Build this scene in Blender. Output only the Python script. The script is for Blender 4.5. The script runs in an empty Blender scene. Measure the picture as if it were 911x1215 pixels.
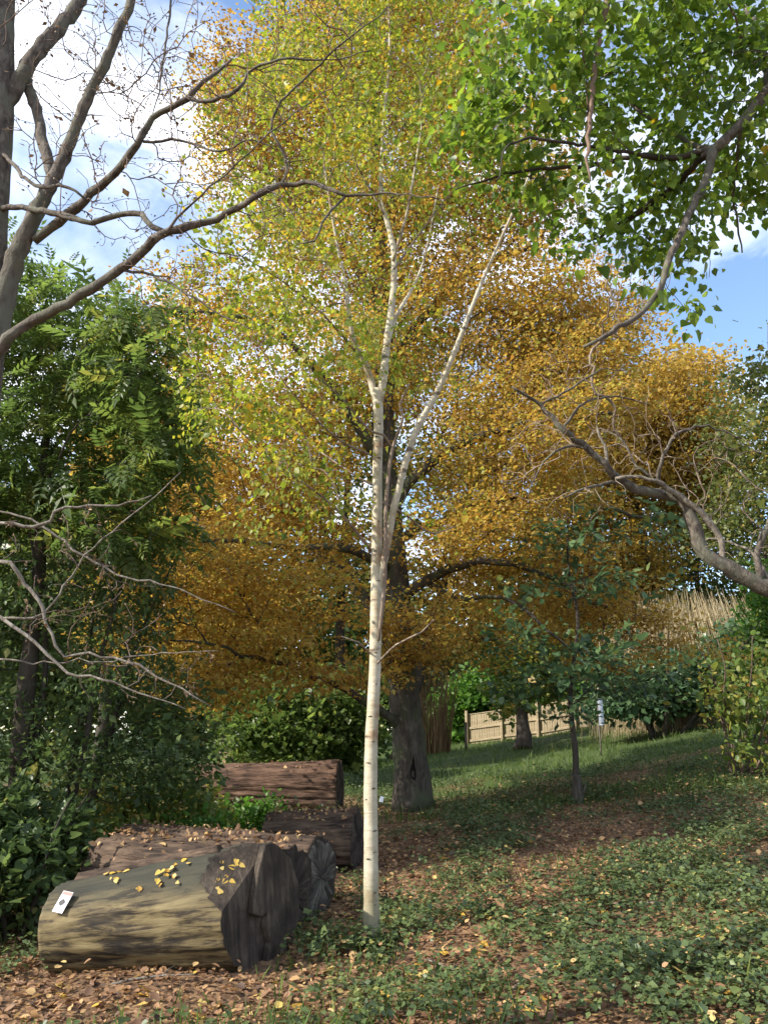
import bpy, bmesh, math, random
import numpy as np
from mathutils import Vector, Matrix
R = math.radians
rng = np.random.default_rng(7)
random.seed(7)
S = bpy.context.scene
COL = S.collection

# ------------------------------------------------------------------ camera, sky, sun, exposure
PITCH = R(16.0); F = 917.0; W, HPX = 911.0, 1215.0
EYE = np.array((0.0, 0.0, 1.65))
cam = bpy.data.cameras.new('camera'); camo = bpy.data.objects.new('camera', cam); COL.objects.link(camo)
cam.sensor_fit = 'VERTICAL'; cam.sensor_height = 24; cam.lens = 24 * F / HPX
cam.clip_start = .05; cam.clip_end = 2000
camo.location = EYE; camo.rotation_euler = (math.pi / 2 + PITCH, 0, 0)
S.camera = camo

SUN_AZ = R(-110); SUN_EL = R(35)          # azimuth from +Y, clockwise positive: the sun stands to the left
world = bpy.data.worlds.new('World'); S.world = world; world.use_nodes = True
nt = world.node_tree; nt.nodes.clear()
def wn(t, **k):
    n = nt.nodes.new(t)
    for a, b in k.items(): setattr(n, a, b)
    return n
sky = wn('ShaderNodeTexSky', sky_type='NISHITA', sun_disc=False, sun_elevation=SUN_EL, sun_rotation=SUN_AZ, air_density=1.0, dust_density=.5, ozone_density=2.2)
tc = wn('ShaderNodeTexCoord'); mp = wn('ShaderNodeMapping'); mp.inputs['Scale'].default_value = (1.0, 1.0, 1.9); mp.inputs['Location'].default_value = (.35, .1, .0)
cn = wn('ShaderNodeTexNoise'); cn.inputs['Scale'].default_value = 2.3; cn.inputs['Detail'].default_value = 9; cn.inputs['Roughness'].default_value = .58; cn.inputs['Distortion'].default_value = .4
cr = wn('ShaderNodeValToRGB'); cr.color_ramp.elements[0].position = .42; cr.color_ramp.elements[1].position = .62
mx = wn('ShaderNodeMix', data_type='RGBA'); cn2 = wn('ShaderNodeTexNoise'); cn2.inputs['Scale'].default_value = 5.5; cn2.inputs['Detail'].default_value = 7
cr2 = wn('ShaderNodeValToRGB'); cr2.color_ramp.elements[0].position = .35; cr2.color_ramp.elements[1].position = .62; cr2.color_ramp.elements[0].color = (.33, .36, .42, 1); cr2.color_ramp.elements[1].color = (.66, .67, .70, 1)
vm = wn('ShaderNodeVectorMath', operation='SCALE'); vm.inputs['Scale'].default_value = 10.5
bg = wn('ShaderNodeBackground'); bg.inputs['Strength'].default_value = .105
wo = wn('ShaderNodeOutputWorld')
L = nt.links.new
L(tc.outputs['Generated'], mp.inputs['Vector']); L(mp.outputs['Vector'], cn.inputs['Vector']); L(cn.outputs['Fac'], cr.inputs['Fac'])
L(mp.outputs['Vector'], cn2.inputs['Vector']); L(cn2.outputs['Fac'], cr2.inputs['Fac']); L(cr2.outputs['Color'], vm.inputs[0]); L(vm.outputs[0], mx.inputs['B']); L(cr.outputs['Color'], mx.inputs['Factor']); L(sky.outputs['Color'], mx.inputs['A']); L(mx.outputs['Result'], bg.inputs['Color']); L(bg.outputs['Background'], wo.inputs['Surface'])

sl = bpy.data.lights.new('sun', 'SUN'); sl.energy = 2.7; sl.angle = R(.6); sl.color = (1, .93, .82)
so = bpy.data.objects.new('sun', sl); COL.objects.link(so)
sdir = Vector((math.sin(SUN_AZ) * math.cos(SUN_EL), math.cos(SUN_AZ) * math.cos(SUN_EL), math.sin(SUN_EL)))
so.rotation_euler = (-sdir).to_track_quat('-Z', 'Y').to_euler(); so.location = (-8, -8, 20)
S.view_settings.view_transform = 'Standard'; S.view_settings.look = 'None'; S.view_settings.gamma = 1
S.view_settings.exposure = 1.72
S.cycles.max_bounces = 7; S.cycles.diffuse_bounces = 4; S.cycles.transmission_bounces = 5; S.cycles.glossy_bounces = 2
S.cycles.use_denoising = True

# ------------------------------------------------------------------ placing helpers
CP, SP = math.cos(PITCH), math.sin(PITCH)
def ray(px, py):
    u = (px - W / 2) / F; v = (HPX / 2 - py) / F
    return np.array((u, CP - v * SP, SP + v * CP))
def at(px, py, Y):
    d = ray(px, py); return EYE + d * (Y / d[1])
def scale_at(px, py, Y):
    return (Y / ray(px, py)[1]) / F
YK = np.array([-400, 4, 6, 7.5, 14, 20, 30, 60, 400.]); GK = np.array([0, 0, .0, .05, .42, .58, .76, 1.1, 2.])
XK = np.array([-400, -12, -2, 0, 4, 13, 30, 400.]); HK = np.array([.5, .12, 0, .05, .44, 1.85, 3.3, 5.5])
def Hh(x, y):
    x = np.asarray(x, float); y = np.asarray(y, float)
    b = .030 * np.sin(1.7 * x + .6 * y) + .022 * np.sin(2.9 * y - 1.1 * x + 1) + .012 * np.sin(5.1 * x + 3.7 * y)
    near = np.clip((y - 1) / 4, 0, 1)
    return np.interp(y, YK, GK) + np.interp(x, XK, HK) * (.35 + .65 * near) + b * near
def ground(px, py):
    d = ray(px, py); t = 2.0
    for _ in range(6000):
        p = EYE + d * t
        if p[2] <= Hh(p[0], p[1]): break
        t += .01
    return EYE + d * t
def unit(v):
    v = np.asarray(v, float); n = np.linalg.norm(v, axis=-1, keepdims=True); return v / np.maximum(n, 1e-9)

# ------------------------------------------------------------------ materials
def mat(name):
    m = bpy.data.materials.new(name); m.use_nodes = True; t = m.node_tree; t.nodes.clear()
    return m, t
def N(t, typ, ins=None, **k):
    n = t.nodes.new(typ)
    for a, b in k.items(): setattr(n, a, b)
    for a, b in (ins or {}).items(): n.inputs[a].default_value = b
    return n
def ramp(t, stops, interp='LINEAR'):
    n = t.nodes.new('ShaderNodeValToRGB'); e = n.color_ramp.elements; n.color_ramp.interpolation = interp
    while len(e) < len(stops): e.new(.5)
    for el, (p, c) in zip(e, stops): el.position = p; el.color = (*c, 1)
    return n
def leaf_mat(name, stops, trans=.45, rough=.5, patch=.35, pscale=.8, spec=.35):
    """each leaf carries a random value lv; a slow noise shifts whole boughs"""
    m, t = mat(name); l = t.links.new
    a = N(t, 'ShaderNodeAttribute', attribute_name='lv')
    g = N(t, 'ShaderNodeNewGeometry')
    no = N(t, 'ShaderNodeTexNoise', {'Scale': pscale, 'Detail': 2.0}); l(g.outputs['Position'], no.inputs['Vector'])
    s = N(t, 'ShaderNodeMath', {1: .5}, operation='SUBTRACT'); l(no.outputs['Fac'], s.inputs[0])
    ml = N(t, 'ShaderNodeMath', {1: patch * 3}, operation='MULTIPLY'); l(s.outputs[0], ml.inputs[0])
    ad = N(t, 'ShaderNodeMath', operation='ADD'); l(a.outputs['Fac'], ad.inputs[0]); l(ml.outputs[0], ad.inputs[1])
    r = ramp(t, stops); l(ad.outputs[0], r.inputs['Fac'])
    p = N(t, 'ShaderNodeBsdfPrincipled', {'Roughness': rough, 'Specular IOR Level': spec}); l(r.outputs['Color'], p.inputs['Base Color'])
    tr = N(t, 'ShaderNodeBsdfTranslucent'); hs = N(t, 'ShaderNodeHueSaturation', {'Saturation': 1.06, 'Value': 1.3}); l(r.outputs['Color'], hs.inputs['Color']); l(hs.outputs['Color'], tr.inputs['Color'])
    mi = N(t, 'ShaderNodeMixShader', {0: trans}); l(p.outputs[0], mi.inputs[1]); l(tr.outputs[0], mi.inputs[2])
    o = N(t, 'ShaderNodeOutputMaterial'); l(mi.outputs[0], o.inputs['Surface'])
    return m
def bark_mat(name, c0, c1, c2, scale=9, stretch=.25, bump=.5, moss=None):
    m, t = mat(name); l = t.links.new
    tc = N(t, 'ShaderNodeTexCoord'); mp = N(t, 'ShaderNodeMapping', {'Scale': (1, 1, stretch)}); l(tc.outputs['Object'], mp.inputs['Vector'])
    n1 = N(t, 'ShaderNodeTexNoise', {'Scale': scale, 'Detail': 8.0, 'Roughness': .65, 'Distortion': .6}); l(mp.outputs[0], n1.inputs['Vector'])
    n2 = N(t, 'ShaderNodeTexNoise', {'Scale': scale * .22, 'Detail': 3.0}); l(tc.outputs['Object'], n2.inputs['Vector'])
    r = ramp(t, [(.3, c0), (.5, c1), (.72, c2)]); l(n1.outputs['Fac'], r.inputs['Fac'])
    col = r.outputs['Color']
    if moss:
        rr = ramp(t, [(.48, (0, 0, 0)), (.62, (1, 1, 1))]); l(n2.outputs['Fac'], rr.inputs['Fac'])
        mm = N(t, 'ShaderNodeMix', data_type='RGBA'); l(rr.outputs['Color'], mm.inputs['Factor']); l(col, mm.inputs['A']); mm.inputs['B'].default_value = (*moss, 1); col = mm.outputs['Result']
    p = N(t, 'ShaderNodeBsdfPrincipled', {'Roughness': .85, 'Specular IOR Level': .25}); l(col, p.inputs['Base Color'])
    b = N(t, 'ShaderNodeBump', {'Strength': bump, 'Distance': .02}); l(n1.outputs['Fac'], b.inputs['Height']); l(b.outputs[0], p.inputs['Normal'])
    o = N(t, 'ShaderNodeOutputMaterial'); l(p.outputs[0], o.inputs['Surface'])
    return m
def plain_mat(name, c, rough=.7, var=.25, scale=6):
    m, t = mat(name); l = t.links.new
    tc = N(t, 'ShaderNodeTexCoord'); n1 = N(t, 'ShaderNodeTexNoise', {'Scale': float(scale), 'Detail': 5.0}); l(tc.outputs['Object'], n1.inputs['Vector'])
    r = ramp(t, [(.3, tuple(x * (1 - var) for x in c)), (.7, tuple(x * (1 + var) for x in c))]); l(n1.outputs['Fac'], r.inputs['Fac'])
    p = N(t, 'ShaderNodeBsdfPrincipled', {'Roughness': rough, 'Specular IOR Level': .3}); l(r.outputs['Color'], p.inputs['Base Color'])
    o = N(t, 'ShaderNodeOutputMaterial'); l(p.outputs[0], o.inputs['Surface'])
    return m

def birch_mat():
    m, t = mat('birch_bark'); l = t.links.new
    tc = N(t, 'ShaderNodeTexCoord'); mp = N(t, 'ShaderNodeMapping', {'Scale': (5, 5, 38)}); l(tc.outputs['Object'], mp.inputs['Vector'])
    n1 = N(t, 'ShaderNodeTexNoise', {'Scale': 1.0, 'Detail': 4.0, 'Roughness': .6}); l(mp.outputs[0], n1.inputs['Vector'])
    r1 = ramp(t, [(.60, (0, 0, 0)), (.70, (1, 1, 1))]); l(n1.outputs['Fac'], r1.inputs['Fac'])
    n2 = N(t, 'ShaderNodeTexNoise', {'Scale': 4.2, 'Detail': 7.0, 'Roughness': .65}); l(tc.outputs['Object'], n2.inputs['Vector'])
    r2 = ramp(t, [(.30, (.17, .12, .08)), (.36, (.29, .19, .11)), (.45, (.37, .32, .22)), (.62, (.49, .44, .33))]); l(n2.outputs['Fac'], r2.inputs['Fac'])
    mp3 = N(t, 'ShaderNodeMapping', {'Scale': (2.5, 2.5, 9)}); l(tc.outputs['Object'], mp3.inputs['Vector'])
    n3 = N(t, 'ShaderNodeTexNoise', {'Scale': 1.3, 'Detail': 2.0}); l(mp3.outputs[0], n3.inputs['Vector'])
    r3 = ramp(t, [(.63, (0, 0, 0)), (.69, (1, 1, 1))]); l(n3.outputs['Fac'], r3.inputs['Fac'])
    mxa = N(t, 'ShaderNodeMix', data_type='RGBA'); mxa.inputs['B'].default_value = (.20, .15, .10, 1)
    s = N(t, 'ShaderNodeMath', {1: .55}, operation='MULTIPLY'); l(r1.outputs['Color'], s.inputs[0]); l(s.outputs[0], mxa.inputs['Factor']); l(r2.outputs['Color'], mxa.inputs['A'])
    mxb = N(t, 'ShaderNodeMix', data_type='RGBA'); mxb.inputs['B'].default_value = (.13, .10, .07, 1); l(r3.outputs['Color'], mxb.inputs['Factor']); l(mxa.outputs['Result'], mxb.inputs['A'])
    # green algae round the foot
    sp = N(t, 'ShaderNodeSeparateXYZ'); l(tc.outputs['Object'], sp.inputs[0])
    ad = N(t, 'ShaderNodeMath', operation='MULTIPLY_ADD'); l(n2.outputs['Fac'], ad.inputs[0]); ad.inputs[1].default_value = .5; l(sp.outputs['Z'], ad.inputs[2])
    r4 = ramp(t, [(.36, (1, 1, 1)), (.80, (0, 0, 0))]); l(ad.outputs[0], r4.inputs['Fac'])
    mxc = N(t, 'ShaderNodeMix', data_type='RGBA'); mxc.inputs['B'].default_value = (.22, .20, .12, 1); l(r4.outputs['Color'], mxc.inputs['Factor']); l(mxb.outputs['Result'], mxc.inputs['A'])
    p = N(t, 'ShaderNodeBsdfPrincipled', {'Roughness': .6, 'Specular IOR Level': .3}); l(mxc.outputs['Result'], p.inputs['Base Color'])
    b = N(t, 'ShaderNodeBump', {'Strength': .5, 'Distance': .012}); l(n1.outputs['Fac'], b.inputs['Height']); l(b.outputs[0], p.inputs['Normal'])
    o = N(t, 'ShaderNodeOutputMaterial'); l(p.outputs[0], o.inputs['Surface'])
    return m
M = {}
M['birch'] = birch_mat()
M['birch_twig'] = bark_mat('birch_twig_bark', (.10, .07, .05), (.20, .15, .11), (.34, .28, .22), 14)
M['beech'] = bark_mat('beech_bark', (.022, .018, .014), (.060, .050, .039), (.125, .105, .082), 11, .3, 1.0, (.06, .068, .035))
M['grey_bark'] = bark_mat('grey_brown_bark', (.035, .028, .023), (.095, .078, .062), (.22, .19, .155), 26, .45, 1.0, (.12, .115, .085))
M['twig'] = bark_mat('twig_bark', (.07, .045, .035), (.13, .09, .07), (.20, .15, .12), 20)
M['pale_twig'] = bark_mat('pale_bark', (.07, .058, .046), (.17, .145, .115), (.33, .30, .25), 30, .5, .8)  # pale bark; on the left tree's low limbs it stands in for sunlight
M['dark_bark'] = bark_mat('dark_bark', (.02, .016, .012), (.05, .04, .03), (.09, .075, .06), 10)
M['red_bark'] = bark_mat('reddish_bark', (.10, .065, .045), (.19, .13, .095), (.29, .21, .16), 9, .2)
# leaves
M['beech_leaf'] = leaf_mat('beech_leaf_orange', [(0, (.12, .07, .025)), (.22, (.27, .15, .038)), (.5, (.40, .25, .058)), (.76, (.46, .345, .082)), (1, (.28, .31, .07))], .56, .5, .30, .35)
M['birch_leaf'] = leaf_mat('birch_leaf_yellow_green', [(0, (.10, .15, .025)), (.45, (.21, .26, .035)), (.75, (.37, .35, .05)), (.92, (.48, .33, .05)), (1, (.36, .18, .04))], .56, .45, .30, .7)
M['lime_leaf'] = leaf_mat('lime_leaf_green', [(0, (.055, .105, .025)), (.45, (.125, .20, .03)), (.8, (.235, .32, .045)), (.97, (.30, .36, .05)), (1, (.52, .33, .04))], .5, .42, .25, 1.4)
M['ash_leaf'] = leaf_mat('ash_leaf_green', [(0, (.055, .088, .027)), (.5, (.105, .16, .040)), (.85, (.18, .235, .055)), (1, (.32, .30, .07))], .55, .4, .25, .8)
M['bush_leaf'] = leaf_mat('dark_bush_leaf', [(0, (.045, .075, .028)), (.5, (.080, .125, .042)), (.85, (.135, .185, .055)), (1, (.27, .26, .07))], .45, .4, .25, .9)
M['shrub_leaf'] = leaf_mat('shrub_leaf_bright', [(0, (.04, .10, .018)), (.5, (.08, .18, .028)), (.9, (.15, .26, .04)), (1, (.38, .33, .04))], .45, .45, .25, .8)
M['sap_leaf'] = leaf_mat('sapling_leaf_blue_green', [(0, (.042, .082, .040)), (.5, (.072, .132, .060)), (.85, (.12, .19, .08)), (1, (.24, .26, .07))], .38, .32, .2, .8, .5)
M['gold_leaf'] = leaf_mat('golden_tree_leaf', [(0, (.15, .105, .035)), (.3, (.31, .20, .048)), (.65, (.48, .32, .07)), (1, (.38, .34, .085))], .54, .5, .30, .25)
M['olive_leaf'] = leaf_mat('olive_tree_leaf', [(0, (.05, .07, .022)), (.5, (.10, .13, .032)), (.85, (.19, .19, .045)), (1, (.34, .22, .04))], .4, .5, .25, .3)
M['yellow_shrub_leaf'] = leaf_mat('yellow_shrub_leaf', [(0, (.06, .11, .025)), (.5, (.13, .19, .04)), (.8, (.30, .28, .06)), (1, (.46, .27, .09))], .45, .45, .25, 1.0)
M['litter'] = leaf_mat('litter_leaf', [(0, (.06, .035, .022)), (.3, (.17, .092, .052)), (.6, (.32, .18, .09)), (.82, (.46, .29, .13)), (.95, (.56, .39, .17)), (1, (.62, .45, .13))], .2, .6, .15, .8)
M['fallen'] = leaf_mat('fallen_leaf_yellow', [(0, (.45, .26, .05)), (.5, (.58, .38, .07)), (1, (.62, .46, .16))], .25, .5, .1, 3)
M['nettle'] = leaf_mat('undergrowth_leaf', [(0, (.045, .068, .028)), (.45, (.088, .128, .048)), (.8, (.145, .185, .062)), (1, (.25, .245, .075))], .3, .45, .3, .9)
M['grass'] = leaf_mat('grass_blade', [(0, (.05, .095, .022)), (.5, (.10, .165, .035)), (.9, (.18, .235, .055)), (1, (.32, .29, .10))], .4, .5, .25, .5)
M['straw'] = leaf_mat('straw_stem', [(0, (.34, .26, .14)), (.5, (.50, .41, .24)), (1, (.62, .53, .34))], .25, .6, .2, .6)
M['rust_stem'] = leaf_mat('rust_stem', [(0, (.12, .07, .035)), (.5, (.22, .14, .07)), (1, (.32, .22, .12))], .1, .7, .2, .6)

# ------------------------------------------------------------------ mesh helpers
def mesh_np(name, V, Fc, m, parent=None, lv=None, smooth=False, org=None):
    V = np.asarray(V, float).reshape(-1, 3); Fc = np.asarray(Fc, np.int32); k = Fc.shape[1]; n = len(Fc)
    if org is None and parent is not None: org = np.array(parent.location)
    if org is not None: V = V - org
    me = bpy.data.meshes.new(name)
    me.vertices.add(len(V)); me.vertices.foreach_set('co', V.astype(np.float32).ravel())
    me.loops.add(n * k); me.loops.foreach_set('vertex_index', Fc.ravel())
    me.polygons.add(n); me.polygons.foreach_set('loop_start', (np.arange(n) * k).astype(np.int32))
    if lv is not None:
        a = me.attributes.new('lv', 'FLOAT', 'FACE'); a.data.foreach_set('value', np.asarray(lv, np.float32))
    if smooth: me.polygons.foreach_set('use_smooth', np.ones(n, bool))
    me.update(calc_edges=True); me.validate()
    me.materials.append(m)
    o = bpy.data.objects.new(name, me); COL.objects.link(o)
    if parent is not None: o.parent = parent
    elif org is not None: o.location = org
    return o
def thing(name, label, cat, loc, group=None):
    o = bpy.data.objects.new(name, None); COL.objects.link(o); o.location = loc; o.empty_display_size = .2
    tag(o, label, cat, group); return o
def tag(o, label=None, cat=None, group=None, kind=None):
    if label: o['label'] = label
    if cat: o['category'] = cat
    if group: o['group'] = group
    if kind: o['kind'] = kind
    return o
def frames(n, d):
    """rotation matrices with columns: along d, side, normal"""
    d = unit(d); s = unit(np.cross(n, d)); nn = np.cross(d, s)
    return np.stack([d, s, nn], axis=-1)
def soup(T, fc, P, Rm, s, lv):
    """copies of a template as one soup"""
    T = np.asarray(T, float); fc = np.asarray(fc); k = len(T); n = len(P)
    V = np.einsum('nij,kj->nki', Rm, T) * np.asarray(s).reshape(-1, 1, 1) + P[:, None, :]
    Fc = (fc[None] + (np.arange(n) * k)[:, None, None]).reshape(-1, fc.shape[1])
    return V.reshape(-1, 3), Fc, np.repeat(lv, len(fc))
LEAF4 = ([(0, 0, 0), (.45, .30, .07), (1, 0, -.03), (.45, -.30, .07)], [(0, 1, 2), (0, 2, 3)])
LEAF4W = ([(0, 0, 0), (.40, .40, .08), (1, 0, -.05), (.40, -.40, .08)], [(0, 1, 2), (0, 2, 3)])
LEAF6 = ([(0, 0, 0), (.28, .33, .06), (.68, .27, .05), (1, 0, -.06), (.68, -.27, .05), (.28, -.33, .06)], [(0, 1, 2, 3), (0, 3, 4, 5)])
HEART = ([(0, 0, 0), (-.08, .22, .04), (.06, .43, .08), (.38, .44, .09), (.72, .24, .04), (1.05, 0, -.08), (.72, -.24, .04), (.38, -.44, .09), (.06, -.43, .08), (-.08, -.22, .04)],
         [(0, 5, 4, 3, 2, 1), (0, 9, 8, 7, 6, 5)])
def compound():
    T, fc = [], []
    def lf(p, d, ln, dz):
        d = np.array(d, float) / np.linalg.norm(d); s = np.array((-d[1], d[0], 0)); b = len(T)
        for u, w, z in ((0, 0, 0), (.45, .22, .03), (1, 0, -.12), (.45, -.22, .03)):
            q = np.array(p) + d * u * ln + s * w * ln; T.append((q[0], q[1], q[2] + z * ln + dz * u))
        fc.append((b, b + 1, b + 2, b + 3))
    for i in range(4):
        x = .22 + .2 * i; z = -.25 * x * x
        for sg in (-1, 1): lf((x, 0, z), (.55, sg, 0), .36 - .02 * abs(i - 1.5), -.03)
    lf((.95, 0, -.23), (1, 0, 0), .38, -.06)
    b = len(T); T.extend([(0, .008, 0), (0, -.008, 0), (.95, -.006, -.23), (.95, .006, -.23)]); fc.append((b, b + 1, b + 2, b + 3))
    return T, fc
ASH = compound()

def tube(P, r, k=8, cap=True):
    P = np.asarray(P, float); n = len(P); r = np.broadcast_to(np.asarray(r, float), (n,))
    T = unit(np.gradient(P, axis=0)); u = np.cross(T[0], (0, 0, 1.0))
    if np.linalg.norm(u) < .1: u = np.cross(T[0], (1.0, 0, 0))
    u = unit(u); U = np.empty_like(P)
    for i in range(n):
        u = u - T[i] * np.dot(u, T[i]); u = u / max(np.linalg.norm(u), 1e-9); U[i] = u
    B = np.cross(T, U); a = np.arange(k) * 2 * math.pi / k
    V = P[:, None] + r[:, None, None] * (np.cos(a)[None, :, None] * U[:, None] + np.sin(a)[None, :, None] * B[:, None])
    V = V.reshape(-1, 3); i = np.arange(n - 1)[:, None] * k; j = np.arange(k)[None]; j2 = (j + 1) % k
    Fc = np.stack([i + j, i + j2, i + k + j2, i + k + j], -1).reshape(-1, 4)
    if cap:
        Fc2 = []
        for off, rev in ((0, True), ((n - 1) * k, False)):
            for h in range(1, k - 2, 2):
                f = (off, off + h, off + h + 1, off + h + 2)
                Fc2.append(f[::-1] if rev else f)
        if Fc2: Fc = np.vstack([Fc, np.array(Fc2)])
    return V, Fc
def smooth_path(P, r, step):
    P = np.asarray(P, float); r = np.asarray(r, float)
    if len(P) < 3:
        n = max(2, int(np.linalg.norm(P[-1] - P[0]) / step)); t = np.linspace(0, 1, n)[:, None]; return P[0] * (1 - t) + P[-1] * t, np.interp(t[:, 0], [0, 1], [r[0], r[-1]])
    Q = np.vstack([2 * P[0] - P[1], P, 2 * P[-1] - P[-2]]); out, rr = [], []
    for i in range(len(P) - 1):
        a, b, c, d = Q[i:i + 4]; n = max(1, int(np.linalg.norm(c - b) / step))
        for t in np.arange(n) / n:
            out.append(.5 * (2 * b + (c - a) * t + (2 * a - 5 * b + 4 * c - d) * t * t + (3 * b - a - 3 * c + d) * t ** 3)); rr.append(r[i] * (1 - t) + r[i + 1] * t)
    out.append(P[-1]); rr.append(r[-1])
    return np.array(out), np.array(rr)

class Tree:
    def __init__(self, name, label, cat, base, group=None, seed=1):
        self.base = np.array(base, float); self.root = thing(name, label, cat, self.base, group)
        self.rng = np.random.default_rng(seed)
        self.P = np.zeros((40000, 3)); self.par = np.full(40000, -1); self.rad = np.zeros(40000); self.len = np.zeros(40000); self.fix = np.zeros(40000, bool); self.ok = np.zeros(40000, bool)
        self.n = 0; self.chains = []
    def node(self, p, par, rad=0, fix=False, ok=True):
        i = self.n; self.P[i] = p; self.par[i] = par; self.rad[i] = rad; self.fix[i] = fix; self.ok[i] = ok
        self.len[i] = 0 if par < 0 else self.len[par] + np.linalg.norm(self.P[par] - p); self.n += 1; return i
    def limb(self, pts, m, name='branch', step=.25, sides=10, rough=.04, wob=0, grow_from=0.0, flare=0):
        """pts: (x,y,z,radius) in the world; one limb is one part"""
        pts = np.asarray(pts, float); P, r = smooth_path(pts[:, :3], pts[:, 3], step)
        if wob: P[1:-1] += self.rng.normal(0, wob, (len(P) - 2, 3))
        par = -1
        if self.n: par = int(np.argmin(np.linalg.norm(self.P[:self.n] - P[0], axis=1)))
        for i, p in enumerate(P): par = self.node(p, par, r[i], True, i >= grow_from * len(P))
        V, Fc = tube(P, r, sides)
        k = sides; nn = len(P); nz = self.rng.normal(0, 1, (nn, k)); nz = (nz + np.roll(nz, 1, 1) + np.roll(nz, 1, 0)) / 1.7
        C = np.repeat(P, k, 0); D = V[:nn * k] - C; sc = 1 + rough * nz.ravel()
        if flare:
            h = np.repeat(P[:, 2] - P[0, 2], k); a = np.tile(np.arange(k) * 2 * math.pi / k, nn)
            sc = sc + flare * np.exp(-h / .28) * (1 + .5 * np.sin(a * 4 + 1)) 
        V[:nn * k] = C + D * sc[:, None]
        return mesh_np(name, V, Fc, m, self.root, smooth=True)
    def pxlimb(self, pts, m, Y=None, thin=1.0, **k):
        """pts: (photo x, photo y, distance, thickness in photo pixels)"""
        out = []
        for q in pts:
            x, y, d, w = q if len(q) == 4 else (q[0], q[1], Y, q[2])
            w *= thin
            out.append((*at(x, y, d), .5 * w * scale_at(x, y, d)))
        return self.limb(out, m, **k)
    def grow(self, A, r0=.004, p=2.4, step=.3, wob=.03, bf=.25, arch=.12, rmax=.12):
        A = np.asarray(A, float); n0 = self.n
        idx = np.nonzero(self.ok[:n0])[0]
        d0 = np.array([np.min(np.linalg.norm(self.P[idx] - a, axis=1)) for a in A])
        for a in A[np.argsort(d0)]:
            n = self.n; d = np.linalg.norm(self.P[:n] - a, axis=1)
            c = d + bf * self.len[:n] + np.where(self.ok[:n], 0, 1e3); b = int(np.argmin(c)); Ld = d[b]
            if Ld < .04: continue
            k = max(2, min(9, int(Ld / step) + 1)); t = np.linspace(0, 1, k + 1)[1:, None]
            q = self.P[b]; pd = unit(q - self.P[self.par[b]]) if self.par[b] >= 0 else np.array((0, 0, 1.0))
            ctl = q + pd * Ld * .3 + (a - q) * .25 + np.array((0, 0, arch * Ld))
            pts = (1 - t) ** 2 * q + 2 * t * (1 - t) * ctl + t * t * a
            pts[:-1] += self.rng.normal(0, wob, (k, 3))[:-1] * min(1, Ld)
            ch = [b]; par = b
            for s_ in pts: par = self.node(s_, par, 0, False); ch.append(par)
            self.chains.append(ch)
        acc = np.zeros(self.n)
        for i in range(self.n - 1, -1, -1):
            if not self.fix[i]:
                if acc[i] == 0: acc[i] = r0 ** p
                self.rad[i] = min(acc[i] ** (1 / p), rmax)
                acc[self.par[i]] += acc[i] if not self.fix[self.par[i]] else 0
    def twigs(self, m, name='twigs', rmin=0):
        VV, FF, o = [], [], 0
        for ch in self.chains:
            P = self.P[ch]; r = self.rad[ch].copy(); r[0] = min(r[0], r[1] * 1.15)
            if r.max() < rmin: continue
            k = 3 if r[1] < .006 else (5 if r[1] < .025 else 7)
            V, Fc = tube(P, r, k, cap=False); VV.append(V); FF.append(Fc + o); o += len(V)
        if VV: return tag(mesh_np(name, np.vstack(VV), np.vstack(FF), m, self.root, smooth=True), kind='stuff')
    def anchors(self, n, lo=.25, sig=(.15, .15, .15), minlen=0):
        rg = self.rng; C = np.array([len(c) for c in self.chains]); w = np.array([np.linalg.norm(self.P[c[-1]] - self.P[c[0]]) for c in self.chains]) + .25
        ci = rg.choice(len(self.chains), n, p=w / w.sum()); t = lo + (1 - lo) * rg.random(n)
        f = t * (C[ci] - 1); i0 = np.minimum(f.astype(int), C[ci] - 2); fr = f - i0
        pad = np.zeros((len(C), C.max()), int)
        for i, c in enumerate(self.chains): pad[i, :len(c)] = c
        a = self.P[pad[ci, i0]]; b = self.P[pad[ci, i0 + 1]]; pos = a * (1 - fr[:, None]) + b * fr[:, None]
        off = rg.normal(0, 1, (n, 3)) * np.array(sig)
        return pos + off, unit(b - a), unit(off + 1e-6), pos
    def leaves(self, n, tmpl, size, m, up=1.0, sig=(.15, .15, .15), lo=.25, droop=.0, name='crown', svar=.35, rnd=1.0, keep=None, cluster=1, csig=.06):
        rg = self.rng
        if cluster > 1:
            p0, d0, o0, _ = self.anchors(n // cluster, lo, sig); P = np.repeat(p0, cluster, 0) + rg.normal(0, csig, (len(p0) * cluster, 3)) * np.array((1, 1, .45)); D = np.repeat(d0 + o0, cluster, 0)
        else:
            P, d0, o0, _ = self.anchors(n, lo, sig); D = d0 + o0
        n = len(P); g = Hh(P[:, 0], P[:, 1]); ok = P[:, 2] > g + .03
        if keep is not None: ok &= keep(P)
        P = P[ok]; D = D[ok]; n = len(P)
        nor = unit(np.array((0, 0, up)) + rg.normal(0, .55 * rnd, (n, 3)))
        d = unit(D + rg.normal(0, .8, (n, 3)) + np.array((0, 0, -droop)))
        s = size * np.exp(rg.normal(0, svar, n)); lv = np.clip(rg.beta(2.2, 2.2, n), 0, 1)
        self.last = (P, frames(nor, d), s, lv)
        V, Fc, l = soup(tmpl[0], tmpl[1], *self.last)
        return tag(mesh_np(name, V, Fc, m, self.root, lv=l), kind='stuff')
def ell(px, py, Y, rpx, rpy, ry):
    c = at(px, py, Y); s = scale_at(px, py, Y); return (c, np.array((rpx * s, ry, rpy * s)))
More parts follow.
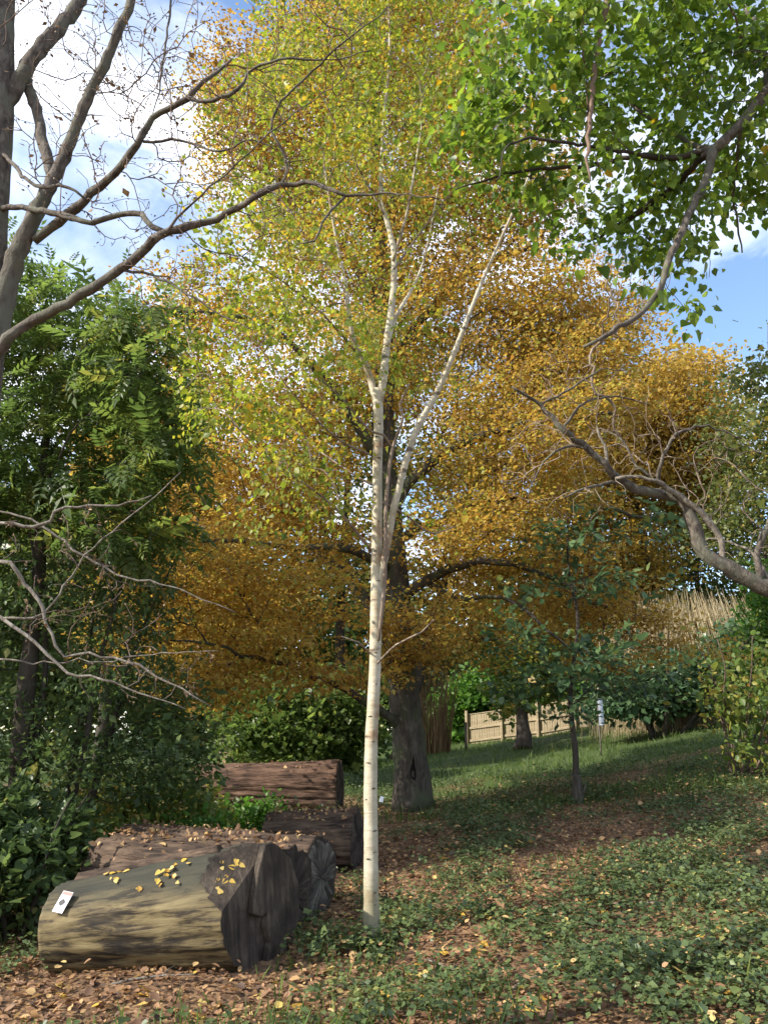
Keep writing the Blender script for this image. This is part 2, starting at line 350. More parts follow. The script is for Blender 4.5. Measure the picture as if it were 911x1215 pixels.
def fill(ells, n, rg, shell=.0, wt=None):
    w = np.array([np.prod(e[1]) for e in ells]) ** .8
    if wt is not None: w = w * np.array(wt)
    ci = rg.choice(len(ells), n, p=w / w.sum()); u = unit(rg.normal(0, 1, (n, 3))); rr = (shell + (1 - shell) * rg.random(n)) ** (1 / 2.6)
    return np.array([ells[c][0] for c in ci]) + u * rr[:, None] * np.array([ells[c][1] for c in ci])
def inview(P):
    d = P - EYE; c = d[:, 1] * CP + d[:, 2] * SP; v = -d[:, 1] * SP + d[:, 2] * CP
    return np.stack([W / 2 + F * d[:, 0] / c, HPX / 2 - F * v / c, c], 1)

# ------------------------------------------------------------------ ground
def lattice(seed):
    g = np.random.default_rng(seed).random((256, 256))
    def f(x, y, sc):
        x = np.asarray(x) * sc + 1000; y = np.asarray(y) * sc + 1000; i = np.floor(x).astype(int); j = np.floor(y).astype(int); u = x - i; v = y - j
        u = u * u * (3 - 2 * u); v = v * v * (3 - 2 * v); i %= 255; j %= 255
        return (g[i, j] * (1 - u) + g[i + 1, j] * u) * (1 - v) + (g[i, j + 1] * (1 - u) + g[i + 1, j + 1] * u) * v
    return lambda x, y, sc: .55 * f(x, y, sc) + .3 * f(x, y, sc * 2.1) + .15 * f(x, y, sc * 4.3)
noise2 = lattice(3); noise3 = lattice(11)
def build_ground():
    t = np.linspace(-1, 1, 201)
    xs = 1.5 + 12 * t + 420 * t ** 5; ys = 10 + 14 * t + 420 * t ** 5
    X, Y = np.meshgrid(xs, ys); Z = Hh(X, Y) + (noise2(X, Y, 2.0) - .5) * .05 * np.clip((Y - 3) / 3, 0, 1)
    n = len(t); i = np.arange(n - 1)[:, None] * n; j = np.arange(n - 1)[None]
    Fc = np.stack([i + j, i + j + 1, i + n + j + 1, i + n + j], -1).reshape(-1, 4)
    m, tr = mat('woodland_soil'); l = tr.links.new
    g = N(tr, 'ShaderNodeNewGeometry')
    n1 = N(tr, 'ShaderNodeTexNoise', {'Scale': 9.0, 'Detail': 8.0, 'Roughness': .7}); l(g.outputs['Position'], n1.inputs['Vector'])
    vo = N(tr, 'ShaderNodeTexVoronoi', {'Scale': 26.0}); l(g.outputs['Position'], vo.inputs['Vector'])
    r1 = ramp(tr, [(0, (.05, .032, .02)), (.4, (.115, .07, .04)), (.7, (.20, .12, .065)), (1, (.31, .20, .10))]); l(vo.outputs['Color'], r1.inputs['Fac'])
    r2 = ramp(tr, [(.3, (.03, .05, .015)), (.7, (.075, .105, .03))]); l(n1.outputs['Fac'], r2.inputs['Fac'])
    n2 = N(tr, 'ShaderNodeTexNoise', {'Scale': .55, 'Detail': 4.0}); l(g.outputs['Position'], n2.inputs['Vector'])
    sp = N(tr, 'ShaderNodeSeparateXYZ'); l(g.outputs['Position'], sp.inputs[0])
    mr = N(tr, 'ShaderNodeMapRange', {1: 9.0, 2: 20.0, 3: -.25, 4: .35}); l(sp.outputs['Y'], mr.inputs[0])
    ad = N(tr, 'ShaderNodeMath', operation='ADD'); l(n2.outputs['Fac'], ad.inputs[0]); l(mr.outputs[0], ad.inputs[1])
    r3 = ramp(tr, [(.42, (0, 0, 0)), (.6, (1, 1, 1))]); l(ad.outputs[0], r3.inputs['Fac'])
    mm = N(tr, 'ShaderNodeMix', data_type='RGBA'); l(r3.outputs['Color'], mm.inputs['Factor']); l(r1.outputs['Color'], mm.inputs['A']); l(r2.outputs['Color'], mm.inputs['B'])
    p = N(tr, 'ShaderNodeBsdfPrincipled', {'Roughness': .9, 'Specular IOR Level': .2}); l(mm.outputs['Result'], p.inputs['Base Color'])
    b = N(tr, 'ShaderNodeBump', {'Strength': .6, 'Distance': .03}); l(n1.outputs['Fac'], b.inputs['Height']); l(b.outputs[0], p.inputs['Normal'])
    o = N(tr, 'ShaderNodeOutputMaterial'); l(p.outputs[0], o.inputs['Surface'])
    tag(mesh_np('ground', np.stack([X, Y, Z], -1).reshape(-1, 3), Fc, m, smooth=True), kind='structure')
build_ground()
def GZ(x, y): return Hh(x, y) + (noise2(x, y, 2.0) - .5) * .05 * np.clip((np.asarray(y) - 3) / 3, 0, 1)
def on_ground(px, py):
    p = ground(px, py); p[2] = GZ(p[0], p[1]); return p

# ------------------------------------------------------------------ silver birch
def build_birch():
    base = on_ground(441, 1120); Yb = base[1]
    t = Tree('birch_tree', 'slender white-barked birch with yellow-green leaves standing alone beside the sawn logs', 'tree', base, seed=21)
    D = lambda y, o=0: Yb + o
    trunk = [(442, 1128, Yb, 21), (440.5, 1080, Yb, 17.5), (440, 1000, Yb, 16.5), (440, 900, Yb, 15.5), (444.5, 800, Yb, 14), (446, 720, Yb, 13.3), (447, 640, Yb, 12.5), (447.5, 560, Yb, 11.5), (449, 500, Yb, 11.5), (447, 462, Yb, 12)]
    t.pxlimb(trunk, M['birch'], name='trunk', sides=20, rough=.02, step=.06, grow_from=.62, flare=.18)
    B = M['birch']
    t.pxlimb([(449, 478, Yb, 10), (455, 445, Yb, 10), (459, 405, Yb + .05, 9), (466, 350, Yb + .1, 8), (467, 300, Yb + .15, 7), (459, 262, Yb + .2, 6), (452, 230, Yb + .2, 5), (455, 150, Yb + .3, 4), (462, 60, Yb + .3, 3), (460, -60, Yb + .3, 2), (470, -160, Yb + .3, 1)], B, name='leader', step=.08)
    t.pxlimb([(447, 480, Yb, 9), (439, 448, Yb, 9), (430, 425, Yb - .1, 7), (418, 398, Yb - .2, 6), (410, 340, Yb - .3, 4.5), (398, 280, Yb - .4, 3), (385, 200, Yb - .5, 2)], B, step=.08)
    t.pxlimb([(449, 700, Yb, 7), (458, 655, Yb - .05, 9), (468, 600, Yb - .1, 8.5), (490, 520, Yb - .1, 8), (520, 462, Yb - .1, 7), (546, 400, Yb - .2, 6), (572, 333, Yb - .2, 4.5), (600, 270, Yb - .3, 3), (640, 180, Yb - .4, 2)], B, step=.08)
    t.pxlimb([(459, 410, Yb, 5), (470, 375, Yb + .2, 5), (490, 340, Yb + .3, 3.5), (505, 300, Yb + .5, 2.5), (520, 220, Yb + .6, 1.6)], B, step=.08)
    t.pxlimb([(466, 310, Yb, 4), (478, 270, Yb - .2, 3.5), (486, 235, Yb - .3, 2.8), (500, 150, Yb - .4, 1.8)], B, step=.08)
    K = M['birch_twig']
    t.pxlimb([(449, 760, Yb - .05, 4), (456, 690, Yb - .12, 5), (458, 600, Yb - .14, 4.5), (464, 540, Yb - .14, 4), (478, 495, Yb - .2, 3), (474, 480, Yb - .2, 2.4), (486, 455, Yb - .3, 1.6)], K, step=.08)
    t.pxlimb([(466, 532, Yb - .12, 2.8), (455, 516, Yb - .15, 3), (440, 512, Yb - .2, 3), (410, 478, Yb - .4, 2.2), (370, 440, Yb - .8, 1.6)], K, step=.08)
    for pts in ([(441, 655, Yb, 4), (405, 610, Yb - .3, 3), (370, 580, Yb - .5, 2.4), (320, 545, Yb - .8, 2), (275, 500, Yb - 1.1, 1.4)],
                [(441, 575, Yb, 3.2), (415, 560, Yb + .3, 2.4), (360, 520, Yb + .8, 2), (310, 470, Yb + 1.1, 1.4)],
                [(452, 595, Yb, 3), (480, 610, Yb + .2, 2.6), (510, 632, Yb + .5, 2), (540, 625, Yb + .9, 1.4)],
                [(440, 540, Yb, 3), (400, 520, Yb - .6, 2.2), (350, 470, Yb - 1.2, 1.5), (300, 400, Yb - 1.6, 1)],
                [(445, 790, Yb, 3), (470, 765, Yb - .3, 2.4), (500, 750, Yb - .4, 1.8), (515, 735, Yb - .5, 1.2)],
                [(438, 775, Yb, 2.6), (425, 762, Yb - .2, 2), (405, 755, Yb - .3, 1.2)],
                [(425, 420, Yb - .1, 3.6), (380, 370, Yb - .6, 2.6), (330, 330, Yb - 1, 1.8), (280, 300, Yb - 1.2, 1.2)],
                [(411, 345, Yb - .3, 3), (370, 290, Yb, 2.2), (320, 220, Yb + .3, 1.6), (280, 150, Yb + .5, 1)],
                [(460, 262, Yb + .2, 3), (420, 190, Yb + .1, 2.2), (380, 110, Yb, 1.6), (340, 30, Yb, 1)],
                [(467, 320, Yb + .1, 3), (510, 260, Yb + .4, 2.2), (560, 190, Yb + .7, 1.6), (590, 110, Yb + .8, 1)],
                [(455, 190, Yb + .3, 3), (500, 110, Yb + .5, 2), (540, 30, Yb + .6, 1.2)]):
        t.pxlimb(pts, K, step=.1, sides=6)
    E = [ell(330, 430, Yb - .6, 120, 150, 1.0), ell(300, 300, Yb - .4, 90, 110, 1.0), ell(400, 180, Yb, 160, 160, 1.3), ell(440, 20, Yb + .3, 170, 120, 1.4), ell(560, 190, Yb + .4, 90, 130, 1.1), ell(350, 580, Yb - .7, 90, 60, .8), ell(600, 90, Yb, 60, 110, 1.), ell(440, -120, Yb + .3, 130, 110, 1.2), ell(480, 400, Yb + .5, 90, 100, .7), ell(520, 600, Yb + .6, 50, 50, .5)]
    t.grow(fill(E, 620, t.rng, .0, [1.2, .9, 1, 1.1, .8, .8, .8, .7, .35, .5]), r0=.0030, step=.18, wob=.035, bf=.3, arch=.15, rmax=.02)
    t.twigs(K)
    t.leaves(40000, LEAF4W, .039, M['birch_leaf'], up=.4, sig=(.12, .12, .12), droop=.8, rnd=1.4, cluster=3, csig=.05)
    # old branch scars, each a raised lip on the bark
    lip = []
    for k, (y, sx) in enumerate([(905, -.4), (935, .5), (948, -.8), (985, .7), (1010, .6), (1018, -.5), (1058, .6), (1072, .5), (880, .3), (850, -.5), (812, .4), (775, .2), (740, -.4), (690, .5), (655, -.2), (620, .3), (588, -.5), (545, .4), (520, -.3), (505, .2), (1095, .3)]):
        yy = np.array([q[1] for q in trunk][::-1]); cx = np.interp(y, yy, [q[0] for q in trunk][::-1]); w = np.interp(y, yy, [q[3] for q in trunk][::-1])
        c = at(cx, y, Yb); r = .5 * w * scale_at(cx, y, Yb); an = math.asin(sx * .85)
        p = c + np.array((math.sin(an) * r, -math.cos(an) * r, 0)); q = Vector((math.sin(an), -math.cos(an), 0))
        sw, sh = .008 + .014 * t.rng.random(), .0025 + .005 * t.rng.random(); V = []; n = 8
        for (rr, dz) in ((1.0, -.002), (.75, .006), (.3, -.001)):
            for a in range(n): V.append(p + np.array((math.cos(an) * math.cos(a * math.pi / 4) * sw * rr, math.sin(an) * math.cos(a * math.pi / 4) * sw * rr, math.sin(a * math.pi / 4 + .3) * sh * rr)) + np.array(q) * dz)
        Fc = [(i * n + a, i * n + (a + 1) % n, i * n + n + (a + 1) % n, i * n + n + a) for i in range(2) for a in range(n)] + [(16, 17, 18, 19), (16, 19, 20, 21), (16, 21, 22, 23)]
        mesh_np('bark_scar', V, Fc, M['dark_bark'], t.root, smooth=True)
    # the small white tag tied to the stem
    c = at(451, 947, Yb - .01); tg = thing('plant_tag', 'small white plastic tag sticking out from the white birch stem', 'tag', c)
    bm = bmesh.new(); bmesh.ops.create_cube(bm, size=1, matrix=Matrix.Translation((.012, -.01, -.008)) @ Matrix.Rotation(R(35), 4, 'Z') @ Matrix.Rotation(R(15), 4, 'Y') @ Matrix.Diagonal((.035, .003, .045, 1)))
    bmesh.ops.bevel(bm, geom=bm.edges[:], offset=.001, segments=1, affect='EDGES'); me = bpy.data.meshes.new('plate'); bm.to_mesh(me); bm.free(); me.materials.append(plain_mat('white_plastic', (.75, .76, .78), .4, .05))
    o = bpy.data.objects.new('plate', me); COL.objects.link(o); o.parent = tg
    V, Fc = tube([c + np.array((-.05, .03, .015)), c + np.array((-.01, -.005, .012)), c + np.array((.014, -.01, .012))], .0025, 6); mesh_np('tie', V, Fc, M['dark_bark'], tg, smooth=True)
build_birch()

# ------------------------------------------------------------------ big beech behind
def build_beech():
    base = on_ground(489, 958); Y = base[1]
    t = Tree('beech_tree', 'large spreading beech with orange autumn leaves and dark hollow trunk behind the birch', 'tree', base, seed=5)
    B = M['beech']
    t.pxlimb([(491, 962, Y, 47), (489, 920, Y, 43), (485, 880, Y, 39), (479, 820, Y, 35), (473, 760, Y, 33), (470, 700, Y + .1, 32), (462, 620, Y + .2, 30), (455, 520, Y + .4, 27), (455, 400, Y + .6, 23), (450, 280, Y + .7, 18), (445, 160, Y + .8, 13), (440, 20, Y + .8, 9), (440, -120, Y + .8, 4)], B, name='trunk', sides=20, step=.15, rough=.035, grow_from=.3, flare=.14)
    limbs = [
        [(462, 760, Y, 18), (435, 715, Y + .3, 17), (400, 672, Y + .7, 15), (368, 642, Y + 1, 12), (330, 570, Y + 1.6, 9), (280, 470, Y + 2, 6), (240, 400, Y + 2.4, 3)],
        [(472, 712, Y, 14), (497, 694, Y - .2, 13), (530, 678, Y - .5, 11), (570, 666, Y - .9, 9), (610, 668, Y - .5, 7), (660, 690, Y, 5), (720, 720, Y + .5, 3)],
        [(505, 690, Y - .2, 8), (540, 712, Y - .4, 6), (575, 708, Y - .6, 5), (620, 720, Y - .8, 4), (680, 770, Y - 1, 3), (740, 780, Y - 1, 2)],
        [(478, 872, Y, 12), (450, 840, Y - .4, 10), (400, 815, Y - 1, 8), (340, 790, Y - 1.7, 6), (270, 770, Y - 2.4, 4), (200, 760, Y - 3, 2)],
        [(460, 610, Y + .2, 15), (500, 560, Y, 12), (560, 520, Y - .4, 10), (640, 500, Y - .8, 7), (730, 490, Y - 1, 4)],
        [(458, 560, Y + .3, 14), (420, 500, Y - .2, 12), (370, 430, Y - .8, 9), (300, 380, Y - 1.3, 6), (220, 370, Y - 1.6, 3)],
        [(455, 450, Y + .5, 13), (500, 380, Y + 1, 10), (560, 320, Y + 1.4, 7), (650, 290, Y + 1.7, 4)],
        [(454, 380, Y + .6, 12), (410, 300, Y + .8, 9), (350, 230, Y + .9, 6), (280, 190, Y + 1, 3)],
        [(450, 280, Y + .7, 10), (490, 190, Y + .5, 7), (540, 100, Y + .3, 4), (580, 20, Y + .2, 2)],
        [(446, 190, Y + .8, 8), (400, 100, Y + 1, 5), (350, 20, Y + 1.1, 3)],
        [(462, 640, Y + .2, 13), (520, 620, Y + 1, 10), (600, 590, Y + 1.8, 8), (700, 600, Y + 2.6, 5), (790, 620, Y + 3, 3)],
        [(465, 680, Y + .1, 12), (420, 650, Y - .8, 10), (350, 650, Y - 1.8, 7), (260, 640, Y - 2.6, 5), (180, 650, Y - 3, 2)],
    ]
    for q in limbs: t.pxlimb(q, B, step=.25, sides=9, wob=.025, grow_from=.12)
    E = [ell(280, 700, Y - 2, 130, 80, 1.8), ell(270, 560, Y - .5, 120, 90, 2.4), ell(230, 400, Y + .5, 80, 70, 2.0), ell(380, 480, Y + 1, 120, 110, 2.4), ell(620, 540, Y, 120, 100, 2.4), ell(640, 690, Y + 1.2, 110, 65, 1.6), ell(745, 742, Y + 1.4, 85, 30, 1.2), ell(550, 400, Y + 1, 130, 110, 2.4), ell(700, 460, Y + .6, 90, 70, 2.0), ell(420, 280, Y + 1, 130, 100, 2.2), ell(570, 220, Y + 1, 110, 110, 2.2), ell(330, 160, Y + .8, 100, 120, 2.0), ell(460, 60, Y + .6, 150, 130, 2.2), ell(440, -100, Y + .8, 130, 100, 2.), ell(330, 800, Y - 1.8, 120, 35, 1.2), ell(480, 750, Y - 1, 60, 60, 1.0), ell(180, 760, Y - 2.6, 50, 60, 1.0), ell(400, 640, Y - .5, 60, 50, 1.2), ell(560, 640, Y - .5, 80, 50, 1.5), ell(580, 765, Y + .6, 60, 40, 1.), ell(800, 775, Y + 1.6, 55, 24, 1.0), ell(730, 795, Y + .8, 60, 18, .9), ell(160, 640, Y - 1.5, 40, 60, 1.0), ell(640, 370, Y + .5, 80, 60, 1.6), ell(700, 385, Y + .8, 80, 50, 1.4), ell(170, 700, Y - 2.2, 60, 60, 1.0), ell(250, 820, Y - 2, 70, 30, .9), ell(300, 60, Y + .5, 60, 80, 1.2)]
    wt = np.ones(len(E)); wt[[3, 7]] = .6; wt[9] = 1.; wt[17] = .5; wt[[5, 6, 19]] = .95; wt[14] = .7; wt[-1] = .35
    t.grow(fill(E, 2100, t.rng, .0, wt), r0=.0048, step=.4, wob=.05, bf=.28, arch=.06, rmax=.09)
    t.twigs(M['dark_bark'])
    t.leaves(320000, LEAF4W, .060, M['beech_leaf'], up=1.0, sig=(.30, .30, .06), rnd=.85, cluster=8, csig=.15, lo=.12, svar=.32)
    # the hollow at the foot: a dark torn slot with a swollen lip
    c = at(490, 914, Y - .315); V = []; n = 16; Fc = []
    for ring, (sc, dy) in enumerate(((1.35, .05), (1.0, -.035), (.75, -.005), (.45, .02))):
        for a in range(n):
            an = a * 2 * math.pi / n; wv = 1 + .18 * math.sin(3 * an + 1)
            V.append(c + np.array((math.sin(an) * .055 * sc * wv * (1.0 - .55 * max(0, math.cos(an))), dy, math.cos(an) * .22 * sc * wv)))
    for i in range(3): Fc += [(i * n + a, i * n + (a + 1) % n, i * n + n + (a + 1) % n, i * n + n + a) for a in range(n)]
    mesh_np('hollow_lip', V[:3 * n], Fc[:2 * n], B, t.root, smooth=True)
    hv = V[2 * n:]; hf = [tuple(x - 2 * n for x in f) for f in Fc[2 * n:]] + [(n, n + h, n + h + 1, n + h + 2) for h in range(1, n - 2, 2)]
    mesh_np('hollow', hv, hf, plain_mat('hollow_black', (.012, .010, .008), .95, .3, 20), t.root)  # near-black colour inside the hollow
build_beech()

# ------------------------------------------------------------------ bare tree at the left edge
def build_left_bare():
    Y = 3.8; b = at(-70, 1000, Y); base = np.array((b[0] + .02, Y, float(GZ(b[0], Y))))
    t = Tree('bare_tree', 'grey-brown nearly leafless tree with long arching limbs and twigs at the wood edge', 'tree', base, seed=9)
    G = M['grey_bark']; sc = scale_at(0, 400, Y)
    top = [(*base, .13), (*at(-62, 900, Y), .105), (*at(-45, 700, Y), .095), (*at(-26, 520, Y), .09), (*at(-14, 400, Y), .09), (*at(-9, 260, Y), .085), (*at(-2, 120, Y), .09), (*at(0, 0, Y), .088), (*at(6, -140, Y), .07), (*at(10, -320, Y), .04)]
    t.limb(top, G, name='trunk', sides=18, step=.1, rough=.02, grow_from=.55, flare=.25)
    def pl(pts, m=G, **k):
        return t.pxlimb(pts, m, step=.05, wob=.004, rough=.09, thin=.88, **k)
    pl([(-8, 420, Y, 30), (8, 350, Y, 28), (25, 295, Y - .05, 24), (50, 238, Y - .1, 19), (72, 195, Y - .1, 17), (104, 118, Y - .15, 14), (132, 58, Y - .2, 13), (156, 0, Y - .25, 11), (180, -80, Y - .3, 8)])
    pl([(62, 212, Y - .1, 15), (52, 170, Y, 14), (44, 135, Y + .05, 13), (32, 95, Y + .08, 15)])
    pl([(0, 150, Y, 14), (14, 112, Y, 19), (40, 68, Y, 20), (68, 35, Y + .05, 18), (92, 5, Y + .1, 17), (115, -40, Y + .1, 14)])
    pl([(42, 285, Y - .06, 12), (62, 270, Y - .1, 12), (100, 238, Y - .2, 12), (135, 205, Y - .3, 11), (162, 172, Y - .4, 10), (182, 140, Y - .4, 8), (222, 115, Y - .5, 8), (248, 92, Y - .5, 5), (275, 70, Y - .5, 3)])
    pl([(222, 115, Y - .5, 6), (236, 122, Y - .5, 5.5), (270, 114, Y - .6, 5), (290, 98, Y - .6, 4.5), (302, 80, Y - .6, 4), (345, 68, Y - .7, 3), (390, 72, Y - .7, 2), (440, 60, Y - .8, 1.4)])
    pl([(-14, 435, Y, 17), (10, 403, Y - .1, 15), (35, 383, Y - .1, 14), (80, 360, Y - .2, 13), (145, 318, Y - .3, 12), (190, 280, Y - .4, 11), (225, 268, Y - .4, 10), (258, 259, Y - .4, 8), (310, 230, Y - .5, 8), (335, 219, Y - .5, 7), (365, 217, Y - .5, 6), (395, 225, Y - .6, 5.5), (410, 232, Y - .6, 4), (455, 228, Y - .6, 2.6), (520, 236, Y - .7, 1.5)])
    pl([(-10, 246, Y, 8), (25, 247, Y - .1, 8), (60, 252, Y - .2, 8), (108, 263, Y - .3, 8), (140, 254, Y - .3, 8), (168, 255, Y - .35, 8), (182, 268, Y - .4, 7), (200, 277, Y - .4, 6)])
    pl([(-6, 180, Y, 6), (12, 190, Y - .1, 5), (30, 212, Y - .2, 5), (50, 222, Y - .25, 5), (82, 222, Y - .3, 4), (100, 235, Y - .3, 3)])
    pl([(330, 222, Y - .5, 4), (343, 200, Y - .5, 4), (330, 172, Y - .55, 4), (322, 155, Y - .55, 3.6), (333, 122, Y - .6, 3.4), (380, 75, Y - .7, 2.6), (420, 40, Y - .8, 2), (460, 8, Y - .8, 1.4)])
    pl([(145, 320, Y - .3, 4), (180, 327, Y - .3, 3.6), (205, 338, Y - .35, 3), (250, 366, Y - .4, 2.4), (300, 392, Y - .5, 1.4)])
    pl([(170, 168, Y - .4, 4), (215, 167, Y - .4, 3.4), (262, 180, Y - .5, 2.6), (300, 165, Y - .5, 2), (330, 180, Y - .5, 1.4)])
    pl([(190, 280, Y - .4, 4), (230, 240, Y - .5, 3), (270, 205, Y - .5, 2.4), (330, 150, Y - .6, 1.8), (410, 90, Y - .6, 1.2)])
    pl([(410, 232, Y - .6, 4), (395, 250, Y - .62, 3.2), (383, 262, Y - .64, 3), (374, 286, Y - .65, 2.6), (352, 290, Y - .65, 1.4)])
    pl([(203, 0, Y - .2, 3), (196, 60, Y - .2, 2.6), (188, 110, Y - .2, 2), (176, 150, Y - .2, 1.4)])
    P2 = M['pale_twig']  # sunlight on the low limbs is put into this lighter bark colour
    def low(pts, Yl):
        q = at(pts[0][0] - 6, pts[0][1], Yl); st = np.array([np.interp(q[2], [p[2] for p in top], [p[i] for p in top]) for i in range(2)] + [q[2]])
        first = (*st, .5 * pts[0][2] * scale_at(0, 600, Yl) * 1.2)
        out = [first] + [(*at(x, y, Yl), .37 * w * scale_at(x, y, Yl)) for x, y, w in pts]
        t.limb(out, P2, step=.05, sides=8, wob=.005, rough=.08, grow_from=.3)
    low([(0, 622, 6), (40, 625, 6), (60, 619, 5.5), (66, 606, 5), (105, 600, 4), (140, 599, 3.4), (180, 588, 2)], 3.6)
    low([(0, 605, 3), (58, 628, 4), (75, 645, 4), (100, 660, 4), (150, 685, 3.2), (205, 696, 2.6), (280, 727, 1.4)], 3.7)
    low([(0, 664, 6), (28, 690, 6), (52, 720, 6), (57, 740, 5), (75, 778, 4), (105, 774, 4), (135, 783, 4), (165, 788, 4), (185, 805, 3.6), (230, 825, 3), (250, 838, 1.6)], 3.4)
    low([(0, 736, 6), (20, 743, 6), (55, 775, 5.4), (80, 800, 4.6), (125, 805, 4), (165, 822, 3), (220, 841, 1.6)], 3.3)
    low([(0, 735, 4), (40, 733, 4), (62, 715, 3), (110, 650, 2.6), (170, 600, 2.2), (215, 560, 1.4)], 3.5)
    low([(0, 783, 3), (40, 786, 2.4), (120, 785, 2), (180, 776, 2), (260, 772, 1.2)], 3.6)
    E = [ell(90, 60, Y, 120, 90, .7), ell(200, 80, Y - .2, 100, 110, .6), ell(130, 200, Y - .3, 130, 70, .6), ell(270, 170, Y - .4, 90, 90, .6), ell(330, 250, Y - .4, 90, 60, .5), ell(380, 60, Y - .5, 80, 60, .5), ell(220, 330, Y - .3, 70, 60, .4)]
    t.grow(fill(E, 950, t.rng), r0=.0018, step=.08, wob=.014, bf=.2, arch=.1, rmax=.008)
    El = [ell(90, 640, 3.6, 100, 50, .4), ell(100, 720, 3.6, 110, 60, .4), ell(170, 800, 3.5, 90, 40, .3)]
    t.grow(fill(El, 130, t.rng), r0=.0018, step=.09, wob=.02, bf=.2, arch=.05, rmax=.004)
    t.twigs(M['twig'])
    t.leaves(2600, LEAF4, .016, M['rust_stem'], sig=(.012, .012, .012), lo=.4, name='buds', droop=.6)
build_left_bare()

# ------------------------------------------------------------------ lime tree whose bough hangs in from the right
def part_leaves(t, tmpl, size_cut, m, n=300, name='leaf'):
    """the leaves that show largest become parts of their own, sharing one of three meshes"""
    P, Rm, s, lv = t.last; v = inview(P); on = (v[:, 0] > 0) & (v[:, 0] < W) & (v[:, 1] > 0) & (v[:, 1] < HPX) & (v[:, 2] > .3)
    px = np.where(on, s / np.maximum(v[:, 2], .1), 0); top = np.argsort(-px)[:n]
    rest = np.ones(len(P), bool); rest[top] = False
    meshes = []
    for k in range(5):
        me = bpy.data.meshes.new(name); T = np.array(tmpl[0], float); T[:, 2] += (k - 2) * .12 * T[:, 0] ** 2; T[:, 1] *= 1 + .06 * (k - 2)
        me.from_pydata(T.tolist(), [], [tuple(int(i) for i in f) for f in tmpl[1]]); a = me.attributes.new('lv', 'FLOAT', 'FACE'); a.data.foreach_set('value', np.full(len(me.polygons), (k + .6) / 5.4, np.float32)); me.materials.append(m); meshes.append(me)
    for i in top:
        o = bpy.data.objects.new(name, meshes[min(4, int(lv[i] * 5))]); COL.objects.link(o); o.parent = t.root
        mt = Matrix(Rm[i].tolist()).to_4x4() @ Matrix.Scale(float(s[i]), 4); mt.translation = Vector(P[i] - np.array(t.root.location)); o.matrix_local = mt
    return rest
def crown_split(t, n, tmpl, size, m, **k):
    o = t.leaves(n, tmpl, size, m, **k); rest = part_leaves(t, tmpl, 0, m); bpy.data.objects.remove(o)
    P, Rm, s, lv = t.last; V, Fc, l = soup(tmpl[0], tmpl[1], P[rest], Rm[rest], s[rest], lv[rest])
    tag(mesh_np('crown', V, Fc, m, t.root, lv=l), kind='stuff')
